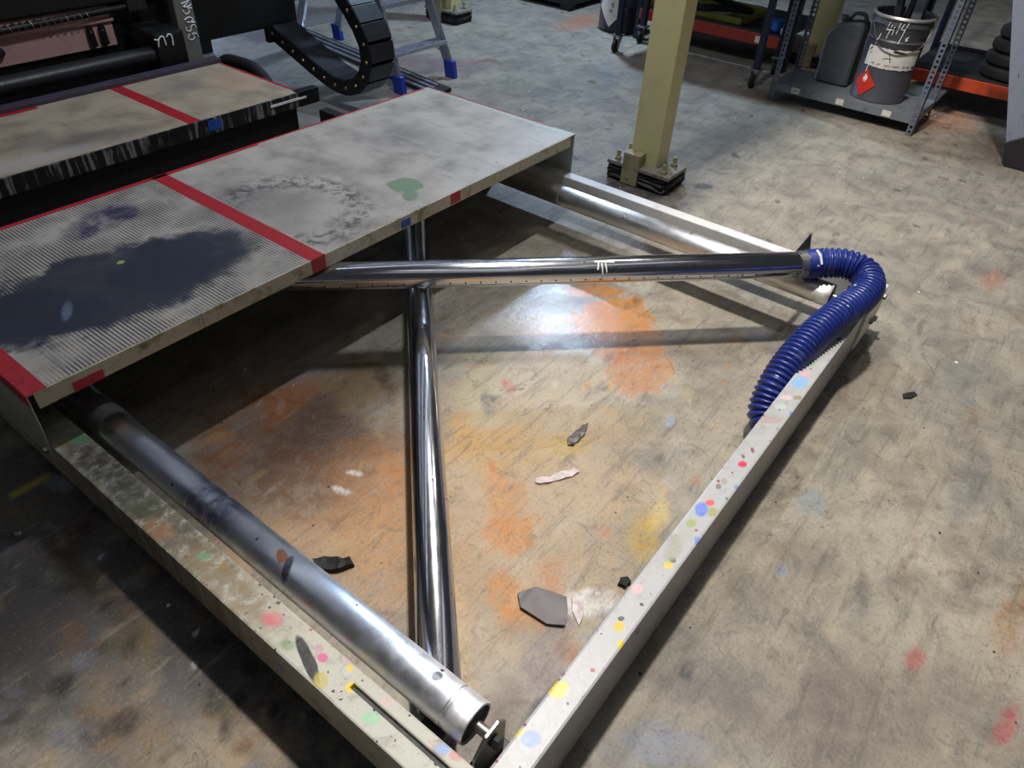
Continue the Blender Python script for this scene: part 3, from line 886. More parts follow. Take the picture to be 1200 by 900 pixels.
obj('mount_block', box(0.485, 0.545, 0.47, 0.53, 0.012, 0.085, 0.004), 'steel_dark', t2)


# ------------------------------------------------------------------ hose
def hose():
    t = thing('corrugated_hose', 'blue corrugated hose curling from the chrome tube end over the front corner', 'hose', (2.51, 0.51, 0.2))
    P = [(2.513, 0.515, 0.303), (2.545, 0.470, 0.311), (2.578, 0.405, 0.320), (2.580, 0.335, 0.315), (2.520, 0.290, 0.302), (2.425, 0.292, 0.286),
         (2.310, 0.318, 0.277), (2.170, 0.345, 0.252), (2.050, 0.360, 0.218), (1.960, 0.366, 0.170), (1.905, 0.362, 0.118), (1.875, 0.345, 0.085), (1.86, 0.31, 0.075)]
    Q = smooth_path([Vector(p) for p in P], 470)
    pitch = 0.0178

    def rad(s):
        if s < 0.045:
            return 0.0535
        return 0.0460 + 0.0090 * (0.5 + 0.5 * math.cos(2 * math.pi * s / pitch)) ** 0.6
    obj('hose_body', path_tube(Q, rad, 26), 'hose', t, True)
    obj('clip', path_tube([Q[10] + Vector((0, 0, 0.055)), Q[11] + Vector((-0.02, -0.02, 0.048)), Q[12] + Vector((-0.035, -0.035, 0.025))], 0.004, 6), 'white_paint', t)
    return t


hose()


# ------------------------------------------------------------------ platforms
def platform_front():
    t = thing('step_platform', 'ribbed metal step platform with red tape and a dark navy ink stain', 'platform', (1.5, 2.15, 0.22))
    X0, X1, Y0, Y1, Z = 0.373, 2.714, 1.703, 2.598, 0.40
    obj('deck_panel', box(X0 + 0.004, 1.2365, Y0 + 0.004, Y1, Z - 0.006, Z, 0.0015), 'deck', t)
    obj('deck_panel', box(1.2385, X1 - 0.004, Y0 + 0.004, Y1, Z - 0.006, Z, 0.0015), 'deck', t)
    for a, b in ((X0, 0.838), (0.840, 2.338), (2.340, X1)):
        obj('apron_panel', box(a, b, Y0 - 0.002, Y0 + 0.004, 0.350, Z - 0.001, 0.0015), 'apron', t)
    obj('back_apron', box(X0, X1, Y1 - 0.004, Y1 + 0.002, 0.345, Z - 0.001, 0.001), 'apron2', t)
    # side plates reaching down over the frame beams
    pl = bmesh.new()
    prism([(X0 - 0.017, Y0, Z - 0.001), (X0 - 0.017, Y0 + 0.002, 0.30), (X0 - 0.017, Y0 + 0.03, 0.165), (X0 - 0.017, Y1, 0.165), (X0 - 0.017, Y1, Z - 0.001)], (0.0035, 0, 0), pl)
    obj('side_plate', pl, 'side', t)
    pl = bmesh.new()
    prism([(X1 + 0.034, Y0, Z - 0.001), (X1 + 0.034, Y0, 0.20), (X1 + 0.034, Y1, 0.20), (X1 + 0.034, Y1, Z - 0.001)], (-0.0035, 0, 0), pl)
    obj('side_plate', pl, 'side', t)
    obj('deck_return', box(X0 - 0.0175, X0 + 0.006, Y0, Y1, Z - 0.004, Z - 0.0005), 'side', t)
    obj('deck_return', box(X1 - 0.006, X1 + 0.0345, Y0, Y1, Z - 0.004, Z - 0.0005), 'side', t)
    for y in (Y0 + 0.045, Y1 - 0.1):
        obj('bolt', hexbolt((X0 - 0.017, y, 0.195), (-1, 0, 0), 0.011, 0.012), 'bolt', t)
    for x in (0.9, 1.6, 2.2):
        obj('joist', box(x - 0.02, x + 0.02, Y0 + 0.03, Y1 - 0.03, 0.356, Z - 0.006), 'steel_dark', t)
    # tape
    z = Z + 0.0008
    obj('red_tape', box(1.232, 1.290, Y0 + 0.002, Y1, Z - 0.001, z), 'tape', t)
    obj('red_tape', box(1.236, 1.292, Y0 - 0.0035, Y0 + 0.003, 0.352, z), 'tape', t)
    obj('red_tape', box(X0 - 0.0185, X0 + 0.034, Y0 - 0.001, Y1, Z - 0.001, z), 'tape', t)
    obj('red_tape', box(X0 - 0.0190, X0 - 0.0165, Y0 - 0.001, Y1, 0.366, z), 'tape', t)
    obj('red_tape', box(X0, 1.7, Y1 - 0.018, Y1 + 0.0035, Z - 0.001, z), 'tape', t)
    obj('red_tape', box(1.7, X1, Y1 - 0.006, Y1 + 0.0035, Z - 0.001, z), 'tape', t)
    obj('red_tape', box(X1 + 0.028, X1 + 0.0355, Y0 + 0.12, Y1, Z - 0.003, z), 'tape', t)
    obj('red_tape', box(1.905, 1.960, Y0 - 0.0035, Y0 - 0.001, 0.355, Z - 0.003), 'tape', t)
    obj('red_tape', box(0.46, 0.54, Y0 - 0.0035, Y0 - 0.001, 0.350, 0.378), 'tape', t)
    obj('blue_tape', box(1.640, 1.688, Y0 - 0.0035, Y0 - 0.001, 0.355, 0.385), 'blue_tape', t)


platform_front()


def platform_back():
    t = thing('step_platform', 'beige platform behind, with a black grimy front edge and one red tape stripe', 'platform', (1.2, 3.3, 0))
    X0, X1, Y0, Y1, Z = -0.6, 2.245, 2.975, 3.612, 0.40
    obj('deck_panel', box(X0, 1.662, Y0, Y1, Z - 0.006, Z, 0.0015), 'deck2', t)
    obj('deck_panel', box(1.664, X1, Y0, Y1, Z - 0.006, Z, 0.0015), 'deck2', t)
    obj('front_apron', box(X0, X1 + 0.05, Y0 - 0.012, Y0 - 0.001, 0.335, Z + 0.002, 0.002), 'apron2', t)
    obj('edge_cap', box(X1 - 0.02, X1 + 0.10, Y0 - 0.016, Y0 + 0.03, 0.335, Z + 0.006, 0.003), 'black', t)
    obj('white_strip', box(X1 - 0.19, X1 + 0.02, Y0 - 0.017, Y0 - 0.012, 0.372, 0.382), 'white_paint', t)
    obj('blue_tape', box(1.72, 1.785, Y0 - 0.0145, Y0 - 0.011, 0.350, Z - 0.006), 'blue_tape', t)
    obj('back_rail', box(X0, X1 + 0.01, Y1 + 0.001, Y1 + 0.06, 0.36, Z + 0.02, 0.004), 'apron3', t)
    obj('gap_dark_panel', box(X0, X1 - 0.02, Y0 + 0.02, Y0 + 0.03, 0.005, 0.39), 'black', t)  # black panel added so the shaded gap between the platforms looks dark
    obj('end_skirt', box(X1 - 0.03, X1 - 0.02, Y0 + 0.03, Y1, 0.005, 0.39), 'black', t)
    z = Z + 0.0008
    obj('red_tape', box(1.640, 1.700, Y0, Y1, Z - 0.001, z), 'tape', t)
    obj('red_tape', box(X1 - 0.012, X1 + 0.002, Y0 + 0.02, Y1, Z - 0.004, z), 'tape', t)
    obj('red_tape', box(X0, 1.30, Y1 - 0.03, Y1 + 0.001, Z - 0.001, z), 'tape', t)
    obj('red_tape', box(1.66, 1.86, Y1 - 0.004, Y1 + 0.001, Z - 0.001, z), 'tape', t)


platform_back()


# ------------------------------------------------------------------ printing machine
def machine():
    t = thing('printing_machine', 'black industrial printing machine behind the beige platform, with a pinkish panel', 'machine', (0.8, 4.4, 0))
    obj('body', box(-1.6, 1.15, 3.98, 5.4, 0.02, 1.5, 0.01), 'black', t)
    obj('body_top', box(1.15, 2.36, 3.98, 5.4, 0.66, 1.5, 0.01), 'black', t)
    obj('body_base', box(1.15, 2.36, 4.02, 5.4, 0.02, 0.66, 0.01), 'black', t)
    obj('pink_panel', box(1.15, 1.925, 4.0, 4.018, 0.47, 0.655, 0.003), 'pink', t)
    obj('panel_lip', box(1.15, 1.93, 3.982, 4.0, 0.585, 0.60, 0.003), 'pink', t)
    for x in (1.80, 1.86):
        fg = bmesh.new()
        prism([(x - 0.017, 3.99, 0.485), (x + 0.017, 3.99, 0.485), (x + 0.012, 3.99, 0.575), (x - 0.002, 3.99, 0.585), (x - 0.016, 3.99, 0.57)], (0, -0.016, 0), fg, 0.003)
        f = obj('clamp_finger', fg, 'black', t)
        obj('screw', hexbolt((x - 0.003, 3.974, 0.555), (0, -1, 0), 0.005, 0.005), 'bolt', f)
    obj('knob', spin([(0, 0), (0.018, 0), (0.02, 0.01), (0.014, 0.03), (0, 0.032)], (1.372, 4.0, 0.535), (0, -1, 0), 20), 'steel_dark', t, True)
    # cable wrapped with a bright spiral
    cab = obj('wrapped_cable', path_tube([(1.0, 3.96, 0.628), (1.4, 3.955, 0.63), (1.75, 3.96, 0.637), (2.0, 3.97, 0.64)], 0.016, 12, n=40), 'black', t, True)
    sp = []
    for i in range(300):
        s = i / 299
        x = 1.25 + 0.56 * s
        a = s * 2 * math.pi * 17
        sp.append((x, 3.957 + 0.018 * math.cos(a), 0.632 + 0.018 * math.sin(a)))
    obj('spiral_wrap', path_tube(sp, 0.0028, 5), 'bolt', cab)
    obj('press_roller', rod((-0.6, 3.78, 0.455), (2.02, 3.78, 0.455), 0.042, 28), 'black_plastic', t, True)
    obj('roller_bearing', box(1.98, 2.14, 3.72, 3.98, 0.36, 0.56, 0.012), 'black', t)
    obj('upper_clamp', box(2.0, 2.1, 3.94, 3.985, 0.62, 0.72, 0.006), 'steel_dark', t)
    mk = bmesh.new()
    for pts in ([(0.0, 0.0), (0.01, 0.03), (0.03, 0.035), (0.035, 0.0)], [(0.045, 0.03), (0.055, 0.04), (0.068, 0.03), (0.066, -0.005)], [(-0.012, 0.03), (0.002, 0.026), (0.01, 0.03)]):
        path_tube([(1.985 + a * 1.2, 3.712, 0.505 + b * 1.2) for a, b in pts], 0.0035, 5, mk, n=14)
    obj('chalk_mark', mk, 'white_paint', t)
    obj('post_link', box(2.10, 2.36, 3.93, 4.05, 0.45, 0.52, 0.004), 'black', t)
    # grey post with white handwriting running down it
    post = obj('post', box(2.20, 2.305, 3.86, 3.92, 0.004, 1.2, 0.008), 'post', t)
    ink = bmesh.new()
    zz = 0.68
    y = 3.856
    xs = 2.262
    glyphs = [
        [(-0.028, 0.012), (-0.02, -0.004), (0.002, -0.006), (0.012, 0.008), (0.0, 0.018), (0.02, 0.02), (0.034, 0.008)],
        [(-0.022, 0.0), (0.006, 0.004), (0.022, 0.012), (0.0, -0.006), (-0.018, -0.012), (0.012, -0.014), (0.026, -0.006)],
        [(-0.02, 0.008), (-0.01, -0.008), (0.012, -0.002), (0.004, 0.012), (0.024, 0.010)],
        [(-0.022, 0.002), (0.0, 0.010), (0.02, 0.0), (0.004, -0.010), (-0.016, -0.008), (0.026, -0.012)],
        [(-0.02, 0.010), (-0.022, -0.006), (-0.002, -0.010), (0.004, 0.006), (0.02, 0.010), (0.028, -0.004)],
        [(-0.012, 0.010), (-0.022, -0.004), (-0.006, -0.014), (0.010, -0.004), (0.0, 0.010), (0.022, 0.006), (0.028, -0.008)],
    ]
    for g in glyphs:
        path_tube([(xs + a * 1.2 + 0.002, y, zz + b * 1.25) for a, b in g], 0.0036, 5, ink, n=18)
        zz -= 0.040
    obj('handwriting', ink, 'white_paint', post)
    obj('carriage_box', box(2.36, 3.165, 4.12, 5.2, 0.36, 1.5, 0.01), 'black', t)
    obj('chain_mount', box(2.93, 3.16, 4.119, 4.16, 0.275, 0.40, 0.004), 'black', t)
    obj('grey_box', box(3.17, 3.34, 4.2, 4.5, 0.46, 0.9, 0.006), 'post', t)
    obj('rear_leg', box(2.5, 2.6, 4.9, 5.0, 0.002, 0.36), 'black', t)
    obj('rear_leg', box(3.0, 3.1, 5.05, 5.15, 0.002, 0.36), 'black', t)


machine()
tag(obj('black_cable', path_tube([(2.295, 3.69, 0.30), (2.30, 3.66, 0.385), (2.315, 3.55, 0.40), (2.325, 3.42, 0.385), (2.335, 3.33, 0.30), (2.34, 3.30, 0.15), (2.345, 3.28, 0.034)], 0.032, 14, n=40), 'rubber', None, True),
    'thick black cable arching beside the far end of the beige platform', 'cable')


# ------------------------------------------------------------------ energy chain
def chain():
    t = thing('cable_chain', 'black plastic cable drag chain hanging in a loop from the machine', 'chain', (3.05, 3.5, 0))
    P = [Vector((0, y, z)) for y, z in ((4.11, 0.330), (3.914, 0.256), (3.714, 0.184), (3.568, 0.145), (3.431, 0.155), (3.325, 0.224),
                                        (3.272, 0.33), (3.285, 0.431), (3.344, 0.525), (3.434, 0.622), (3.56, 0.73), (3.74, 0.83), (3.92, 0.89), (4.07, 0.92))]
    pitch = 0.094
    Q0 = smooth_path(P, 400)
    L = sum((b - a).length for a, b in zip(Q0[:-1], Q0[1:]))
    n = int(L / pitch)
    Q = smooth_path(P, n + 1)
    x0, x1, hh = 2.95, 3.14, 0.043
    mesh = None
    for i in range(n):
        a, b = Q[i], Q[i + 1]
        d = (b - a)
        ln = d.length
        ang = math.atan2(d.z, d.y)
        if mesh is None:
            bm = bmesh.new()
            for xa, xb in ((0, 0.012), (x1 - x0 - 0.012, x1 - x0)):
                prism([(xa, -ln * 0.12, -hh * 0.8), (xa, ln * 0.1, -hh), (xa, ln * 0.9, -hh), (xa, ln * 1.02, -hh * 0.75), (xa, ln * 1.02, hh * 0.75), (xa, ln * 0.9, hh), (xa, ln * 0.1, hh), (xa, -ln * 0.12, hh * 0.8)], (xb - xa, 0, 0), bm, 0.002)
            box(0.006, x1 - x0 - 0.006, -ln * 0.05, ln * 0.95, hh - 0.006, hh + 0.003, 0.002, bm)
            box(0.006, x1 - x0 - 0.006, -ln * 0.14, ln * 1.04, -hh - 0.003, -hh + 0.006, 0.002, bm)
            o = obj('link', bm, 'black_plastic', None)
            mesh = o.data
            pm = spin([(0, 0), (0.011, 0), (0.009, 0.004), (0, 0.004)], (0, 0, 0), (-1, 0, 0), 12)
            po = obj('pin', pm, 'brass', None)
            pmesh = po.data
        else:
            o = bpy.data.objects.new('link', mesh)
            COL.objects.link(o)
            po = bpy.data.objects.new('pin', pmesh)
            COL.objects.link(po)
        M = Matrix.Translation((x0, a.y, a.z)) @ Matrix.Rotation(ang, 4, 'X')
        o.parent = t
        o.matrix_parent_inverse = Matrix.Translation(-t.location)
        o.matrix_basis = M
        po.parent = o
        po.location = (0.0, 0.0, 0.0)


chain()


# ------------------------------------------------------------------ step ladder and loose rails
def ladder():
    t = thing('step_ladder', 'aluminium step ladder with blue feet behind the cable chain', 'ladder', (3.7, 4.1, 0))
    fx = (3.43, 3.93)
    top = (3.51, 3.85)
    H = 1.35

    def rail(x, xt, y0, y1):
        bm = bmesh.new()
        a, b = Vector((x, y0, 0.05)), Vector((xt, y1, H))
        prism([a + Vector((-0.012, -0.034, 0)), a + Vector((0.012, -0.034, 0)), a + Vector((0.012, 0.034, 0)), a + Vector((-0.012, 0.034, 0))], b - a, bm)
        o = obj('rail', bm, 'alu', t)
        f = bmesh.new()
        prism([(x - 0.02, y0 - 0.05, 0.002), (x + 0.02, y0 - 0.05, 0.002), (x + 0.02, y0 - 0.032, 0.11), (x - 0.02, y0 - 0.032, 0.11)], (0, 0.085, 0), f, 0.003)
        obj('foot', f, 'blue_foot', o)
        return o
    for x, xt in zip(fx, top):
        rail(x, xt, 3.50, 4.02)
    for x, xt in ((3.60, 3.55), (3.99, 3.86)):
        rail(x, xt, 4.72, 4.10)
    for zt in (0.235, 0.50, 0.76, 1.02):
        f = (zt - 0.05) / (H - 0.05)
        y = 3.50 + 0.52 * f
        xa, xb = 3.43 + 0.08 * f, 3.93 - 0.08 * f
        bm = box(xa - 0.01, xb + 0.01, y - 0.05, y + 0.05, zt - 0.022, zt, 0.003)
        for j in range(5):
            box(xa, xb, y - 0.042 + j * 0.02, y - 0.036 + j * 0.02, zt - 0.001, zt + 0.0025, 0, bm)
        obj('tread', bm, 'alu', t)
    br = bmesh.new()
    rod((3.93, 3.60, 0.16), (3.85, 3.60, 0.225), 0.006, 8, br)
    obj('brace', br, 'alu', t)
    obj('top_cap', box(3.48, 3.88, 3.97, 4.15, 1.34, 1.37, 0.006), 'blue_foot', t)


ladder()
for i, (xa, xb) in enumerate(((3.530, 3.570), (3.592, 3.632), (3.654, 3.694))):
    t = thing('aluminium_rail', ['loose aluminium rail on the floor, the one nearest the cable chain', 'loose aluminium rail on the floor, the middle of three under the ladder',
                                 'loose aluminium rail on the floor, the farthest right of three under the ladder'][i], 'rail', ((xa + xb) / 2, 4.2, 0), 'loose rails under the step ladder')
    sl = 0.14

    def pr(a, b, z0, z1, y0, y1, mat, nm):
        bm = bmesh.new()
        prism([(a, y0, z0), (b, y0, z0), (b, y0, z1), (a, y0, z1)], (sl * (y1 - y0), y1 - y0, 0), bm)
        return obj(nm, bm, mat, t)
    pr(xa - 0.008, xb + 0.006, 0.002, 0.026, 3.27 + i * 0.01, 5.2, 'black', 'slot_body')
    pr(xa + 0.004, xb - 0.012, 0.026, 0.032, 3.33 + i * 0.03, 5.2, 'alu', 'top_face')
tag(obj('floor_bar', box(3.75, 5.6, 5.15, 5.18, 0.002, 0.055, 0.004), 'alu'), 'long bright aluminium bar lying on the floor behind the ladder', 'bar')


# ------------------------------------------------------------------ columns
def column(label, x, y, w, d, full=True):
    t = thing('steel_column', label, 'column', (x, y, 0), 'cream steel columns')
    obj('shaft', box(x - d / 2, x + d / 2, y - w / 2, y + w / 2, 0.085, 3.30, 0.007), 'column', t)
    bm = bmesh.new()
    box(x - 0.115, x + 0.095, y - 0.175, y + 0.175, 0.0005, 0.082, 0.02, bm)
    bmesh.ops.subdivide_edges(bm, edges=bm.edges[:], cuts=3, use_grid_fill=True)
    for v in bm.verts:
        if v.co.z < 0.075:
            v.co += Vector((random.uniform(-1, 1), random.uniform(-1, 1), 0)) * 0.010
    obj('grout_pad', bm, 'pad', t)
    obj('base_plate', box(x - 0.122, x + 0.080, y - 0.185, y + 0.178, 0.083, 0.102, 0.003), 'plate', t)
    obj('gusset_plate', box(x - 0.130, x - d / 2 - 0.001, y - 0.012, y + w / 2 + 0.004, 0.004, 0.168, 0.004), 'column_d', t)
    for dx, dy in ((-0.085, -0.135), (0.04, -0.13), (-0.085, 0.135), (0.04, 0.135)):
        bm = hexbolt((x + dx, y + dy, 0.102), (0, 0, 1), 0.019, 0.018)
        rod((x + dx, y + dy, 0.10), (x + dx, y + dy, 0.15), 0.011, 10, bm)
        obj('anchor_bolt', bm, 'column_d', t)


column('cream yellow column bolted to the floor beside the frame, the nearest one', 3.385, 1.628, 0.158, 0.125)
column('cream column base behind the step ladder at the top edge', 5.10, 4.55, 0.15, 0.13)
column('cream column standing behind the grey slotted shelf', 6.25, 1.74, 0.16, 0.13)


# ------------------------------------------------------------------ slotted angle shelf with pail and can
def slotted_post(t, x, y, sx, sy, h, lean=0.0):
    """L profile with real slots: strips beside rows of slots joined by rungs"""
    bm = bmesh.new()
    w, th = 0.038, 0.003
    z0 = 0.002

    def leg(ux, uy):
        n = int(h / 0.03)
        for a, b in ((0.0, 0.011), (0.027, w)):
            xs = sorted((x + ux * a, x + ux * b)) if ux else sorted((x, x + sx * th))
            ys = sorted((y + uy * a, y + uy * b)) if uy else sorted((y, y + sy * th))
            box(xs[0], xs[1], ys[0], ys[1], z0, h, 0, bm)
        for i in range(n):
            xs = sorted((x + ux * 0.011, x + ux * 0.027)) if ux else sorted((x, x + sx * th))
            ys = sorted((y + uy * 0.011, y + uy * 0.027)) if uy else sorted((y, y + sy * th))
            box(xs[0], xs[1], ys[0], ys[1], z0 + i * 0.03, z0 + i * 0.03 + 0.014, 0, bm)
    leg(sx, 0)
    leg(0, sy)
    return obj('slotted_post', bm, 'slotted', t)


def shelf_unit():
    t = thing('shelving_unit', 'grey slotted-angle shelving unit carrying the paint pail', 'shelf', (5.38, 1.2, 0))
    xf, xb, ya, yb = 5.16, 5.60, 0.712, 1.672
    slotted_post(t, xf, ya, 1, 1, 1.9)
    slotted_post(t, xf, yb, 1, -1, 1.9)
    slotted_post(t, xb, ya, -1, 1, 1.9)
    slotted_post(t, xb, yb, -1, -1, 1.9)
    for z in (0.118, 0.95):
        s = bmesh.new()
        box(xf + 0.003, xb - 0.003, ya + 0.003, yb - 0.003, z - 0.004, z, 0, s)
        box(xf + 0.0035, xf + 0.008, ya + 0.003, yb - 0.003, z - 0.048, z - 0.001, 0, s)
        box(xb - 0.008, xb - 0.0035, ya + 0.003, yb - 0.003, z - 0.048, z - 0.001, 0, s)
        box(xf + 0.006, xb - 0.006, ya + 0.003, ya + 0.007, z - 0.048, z - 0.001, 0, s)
        box(xf + 0.006, xb - 0.006, yb - 0.007, yb - 0.003, z - 0.048, z - 0.001, 0, s)
        sh = obj('shelf_board', s, 'shelf', t)
        if z < 0.5:
            for y, w in ((1.50, 0.055), (1.20, 0.05), (0.90, 0.055)):
                obj('paper_label', box(xf + 0.0005, xf + 0.003, y - w / 2, y + w / 2, z - 0.040, z - 0.004), 'label', sh)
            mk = bmesh.new()
            for k in range(4):
                path_tube([(xf, 1.518 - k * 0.01, z - 0.03), (xf, 1.516 - k * 0.01, z - 0.014), (xf, 1.511 - k * 0.01, z - 0.026)], 0.0012, 4, mk)
            obj('label_scribble', mk, 'black', sh)


shelf_unit()


def pail():
    cx, cy, z0 = 5.392, 1.040, 0.1185
    r, h = 0.168, 0.500
    t = thing('paint_pail', 'dark grey steel paint pail with torn white label and red flammable diamond', 'pail', (cx, cy, z0))
    obj('body', spin([(0, 0.006), (r - 0.006, 0.006), (r - 0.004, 0), (r, 0.002), (r, 0.012), (r - 0.003, 0.016), (r - 0.001, 0.35), (r + 0.006, 0.362), (r - 0.002, 0.372), (r + 0.004, 0.44), (r + 0.012, 0.452), (r + 0.008, h),
                      (r - 0.004, h), (r - 0.01, 0.42), (0, 0.41)], (cx, cy, z0), (0, 0, 1), 64), 'pail', t, True)
    obj('rim', spin([(r + 0.006, h - 0.012), (r + 0.018, h - 0.012), (r + 0.02, h - 0.004), (r + 0.014, h + 0.006), (r + 0.002, h + 0.004), (r + 0.006, h - 0.012)], (cx, cy, z0), (0, 0, 1), 64), 'pail_lip', t, True)
    ang0 = math.atan2(-cy, -cx)      # towards the aisle

    def wrap(u, v, off):             # u metres to the right seen from the aisle, v height
        a = ang0 + u / r
        rr = r + off
        return Vector((cx + rr * math.cos(a), cy + rr * math.sin(a), z0 + v))

    def patch(u0, u1, v0, v1, off, mat, nm, parent, n=24, jag=0.0, m=6):
        bm = bmesh.new()
        rows = []
        for j in range(m + 1):
            row = []
            for i in range(n + 1):
                v = v0 + (v1 - v0) * j / m
                if j == 0:
                    v += jag * random.uniform(-1, 1)
                if j == m:
                    v += jag * random.uniform(-1, 1)
                row.append(bm.verts.new(wrap(u0 + (u1 - u0) * i / n, v, off)))
            rows.append(row)
        for a, b in zip(rows[:-1], rows[1:]):
            for i in range(n):
                bm.faces.new((a[i], a[i + 1], b[i + 1], b[i]))
        return obj(nm, bm, mat, parent, True)
    lab = patch(-0.155, 0.185, 0.21, 0.325, 0.0022, 'label', 'torn_label', t, 30, 0.003)
    bm = bmesh.new()

    def stroke(pts, w, off=0.0035, n=0):
        P = [wrap(u, v, off) for u, v in pts]
        path_tube(P, w, 5, bm, n=n)
    for u in (-0.10, -0.06, -0.02, 0.0, 0.03, 0.05, 0.09, 0.12):
        stroke([(u, 0.225), (u + 0.006, 0.236), (u + 0.012, 0.226), (u + 0.02, 0.235)], 0.0016)
    stroke([(-0.13, 0.285), (-0.03, 0.262)], 0.0022)
    stroke([(-0.01, 0.305), (0.01, 0.25)], 0.002)
    stroke([(-0.14, 0.300), (-0.125, 0.318)], 0.0026)
    stroke([(-0.03, 0.270), (0.012, 0.272)], 0.0024)
    stroke([(0.01, 0.318), (0.05, 0.312), (0.09, 0.306)], 0.0065)
    stroke([(0.162, 0.222), (0.172, 0.234)], 0.006)
    obj('label_print', bm, 'black', lab)
    # red diamond with flame and lettering
    dm = bmesh.new()
    cu, cv, s = -0.105, 0.105, 0.078
    N = 10
    g = {}
    for i in range(N + 1):
        for j in range(N + 1):
            a, b = (i / N - 0.5), (j / N - 0.5)
            g[i, j] = dm.verts.new(wrap(cu + (a - b) * s, cv + (a + b) * s * 1.05, 0.0022))
    for i in range(N):
        for j in range(N):
            dm.faces.new((g[i, j], g[i + 1, j], g[i + 1, j + 1], g[i, j + 1]))
    dia = obj('flammable_diamond', dm, 'red', t, True)
    bm = bmesh.new()

    def fillpoly(pts, off=0.0034):
        c = bm.verts.new(wrap(sum(p[0] for p in pts) / len(pts), sum(p[1] for p in pts) / len(pts), off))
        v = [bm.verts.new(wrap(u, w, off)) for u, w in pts]
        for i in range(len(v)):
            bm.faces.new((c, v[i], v[(i + 1) % len(v)]))
    fl_ = [(-0.013, 0), (-0.017, 0.014), (-0.008, 0.024), (-0.008, 0.034), (0.001, 0.046), (0.002, 0.033), (0.008, 0.025), (0.010, 0.034), (0.016, 0.018), (0.013, 0.0)]
    fillpoly([(cu + a, cv + 0.016 + b * 0.9) for a, b in fl_])
    for a, b in ((-0.016, 0.016), ):
        fillpoly([(cu + a, cv + 0.008), (cu + b, cv + 0.008), (cu + b, cv + 0.011), (cu + a, cv + 0.011)])
    obj('flame_symbol', bm, 'white_paint', dia)

    def text(body, u, v, size, parent, nm):
        cd = bpy.data.curves.new('lettering_source', 'FONT')
        cd.body = body
        cd.size = size
        cd.align_x = 'CENTER'
        cd.resolution_u = 2
        to = bpy.data.objects.new('lettering_source', cd)
        COL.objects.link(to)
        bpy.context.view_layer.update()
        me = bpy.data.meshes.new_from_object(to.evaluated_get(bpy.context.evaluated_depsgraph_get()))
        bpy.data.objects.remove(to)
        for vv in me.vertices:
            vv.co = wrap(u + vv.co.x, v + vv.co.y, 0.0036)
        me.materials.clear()
        me.materials.append(MT['white_paint'])
        o = bpy.data.objects.new(nm, me)
        COL.objects.link(o)
        o.parent = parent
        o.matrix_parent_inverse = Matrix.Translation(-t.location)
    text('FLAMMABLE', cu, cv - 0.004, 0.0155, dia, 'lettering')
    text('LIQUID', cu, cv - 0.019, 0.0155, dia, 'lettering')
    text('3', cu, cv - 0.062, 0.022, dia, 'lettering')
    # white runs and chalked digits under the rim
    bm = bmesh.new()

    def bulge(v):
        return 0.003 + (0.013 if v > 0.444 else 0.004 if v > 0.40 else 0.007 if 0.352 < v < 0.37 else 0.001)

    def chalk(pts, w=0.0026):
        P = [(pts[i][0] + (pts[i + 1][0] - pts[i][0]) * k / 6, pts[i][1] + (pts[i + 1][1] - pts[i][1]) * k / 6) for i in range(len(pts) - 1) for k in range(6)] + [pts[-1]]
        path_tube([wrap(u, v, bulge(v)) for u, v in P], w, 5, bm)
    chalk([(-0.060, 0.472), (-0.072, 0.428), (-0.040, 0.432)])
    chalk([(-0.045, 0.462), (-0.060, 0.378)])
    chalk([(-0.030, 0.455), (-0.034, 0.405)])
    chalk([(-0.006, 0.478), (-0.012, 0.415)])
    chalk([(0.014, 0.476), (0.004, 0.440), (0.032, 0.444)])
    chalk([(0.034, 0.482), (0.016, 0.362)])
    chalk([(0.062, 0.405), (0.050, 0.392), (0.054, 0.380), (0.063, 0.386), (0.052, 0.393)])
    chalk([(-0.100, 0.400), (-0.105, 0.372), (-0.116, 0.335)])
    chalk([(-0.115, 0.205), (-0.118, 0.172)])
    obj('chalk_digits', bm, 'white_paint', t)
    # wire handle hanging down across the front
    bm = bmesh.new()
    path_tube([wrap(-0.185, 0.455, 0.016), wrap(-0.13, 0.38, 0.012), wrap(-0.075, 0.325, 0.008), wrap(-0.02, 0.305, 0.007), wrap(0.04, 0.298, 0.007), wrap(0.11, 0.318, 0.008), wrap(0.17, 0.352, 0.012), wrap(0.215, 0.40, 0.014), wrap(0.24, 0.455, 0.016)], 0.0032, 6, bm, n=40)
    obj('wire_handle', bm, 'bolt', t)
    return cx, cy, z0


PX, PY, PZ = pail()
for lb_, a, b, w in (('black tool handle standing in the paint pail, the left one', (-0.04, 0.03), (-0.02, 0.06), 0.022), ('black tool handle standing in the paint pail, the right one', (0.03, 0.0), (0.07, -0.02), 0.02)):
    bm = bmesh.new()
    prism([(PX + a[0] - w, PY + a[1] - w, PZ + 0.412), (PX + a[0] + w, PY + a[1] - w, PZ + 0.412), (PX + a[0] + w, PY + a[1] + w, PZ + 0.412), (PX + a[0] - w, PY + a[1] + w, PZ + 0.412)], (b[0] - a[0], b[1] - a[1], 0.30), bm, 0.006)
    tag(obj('tool_handle', bm, 'black_plastic'), lb_, 'tool', 'tool handles in the pail')
bm = box(PX - 0.035, PX + 0.035, PY - 0.10, PY - 0.04, PZ + 0.412, PZ + 0.60, 0.01)
tag(obj('grey_block', bm, 'jerry'), 'grey plastic scraper block standing in the paint pail', 'scraper')


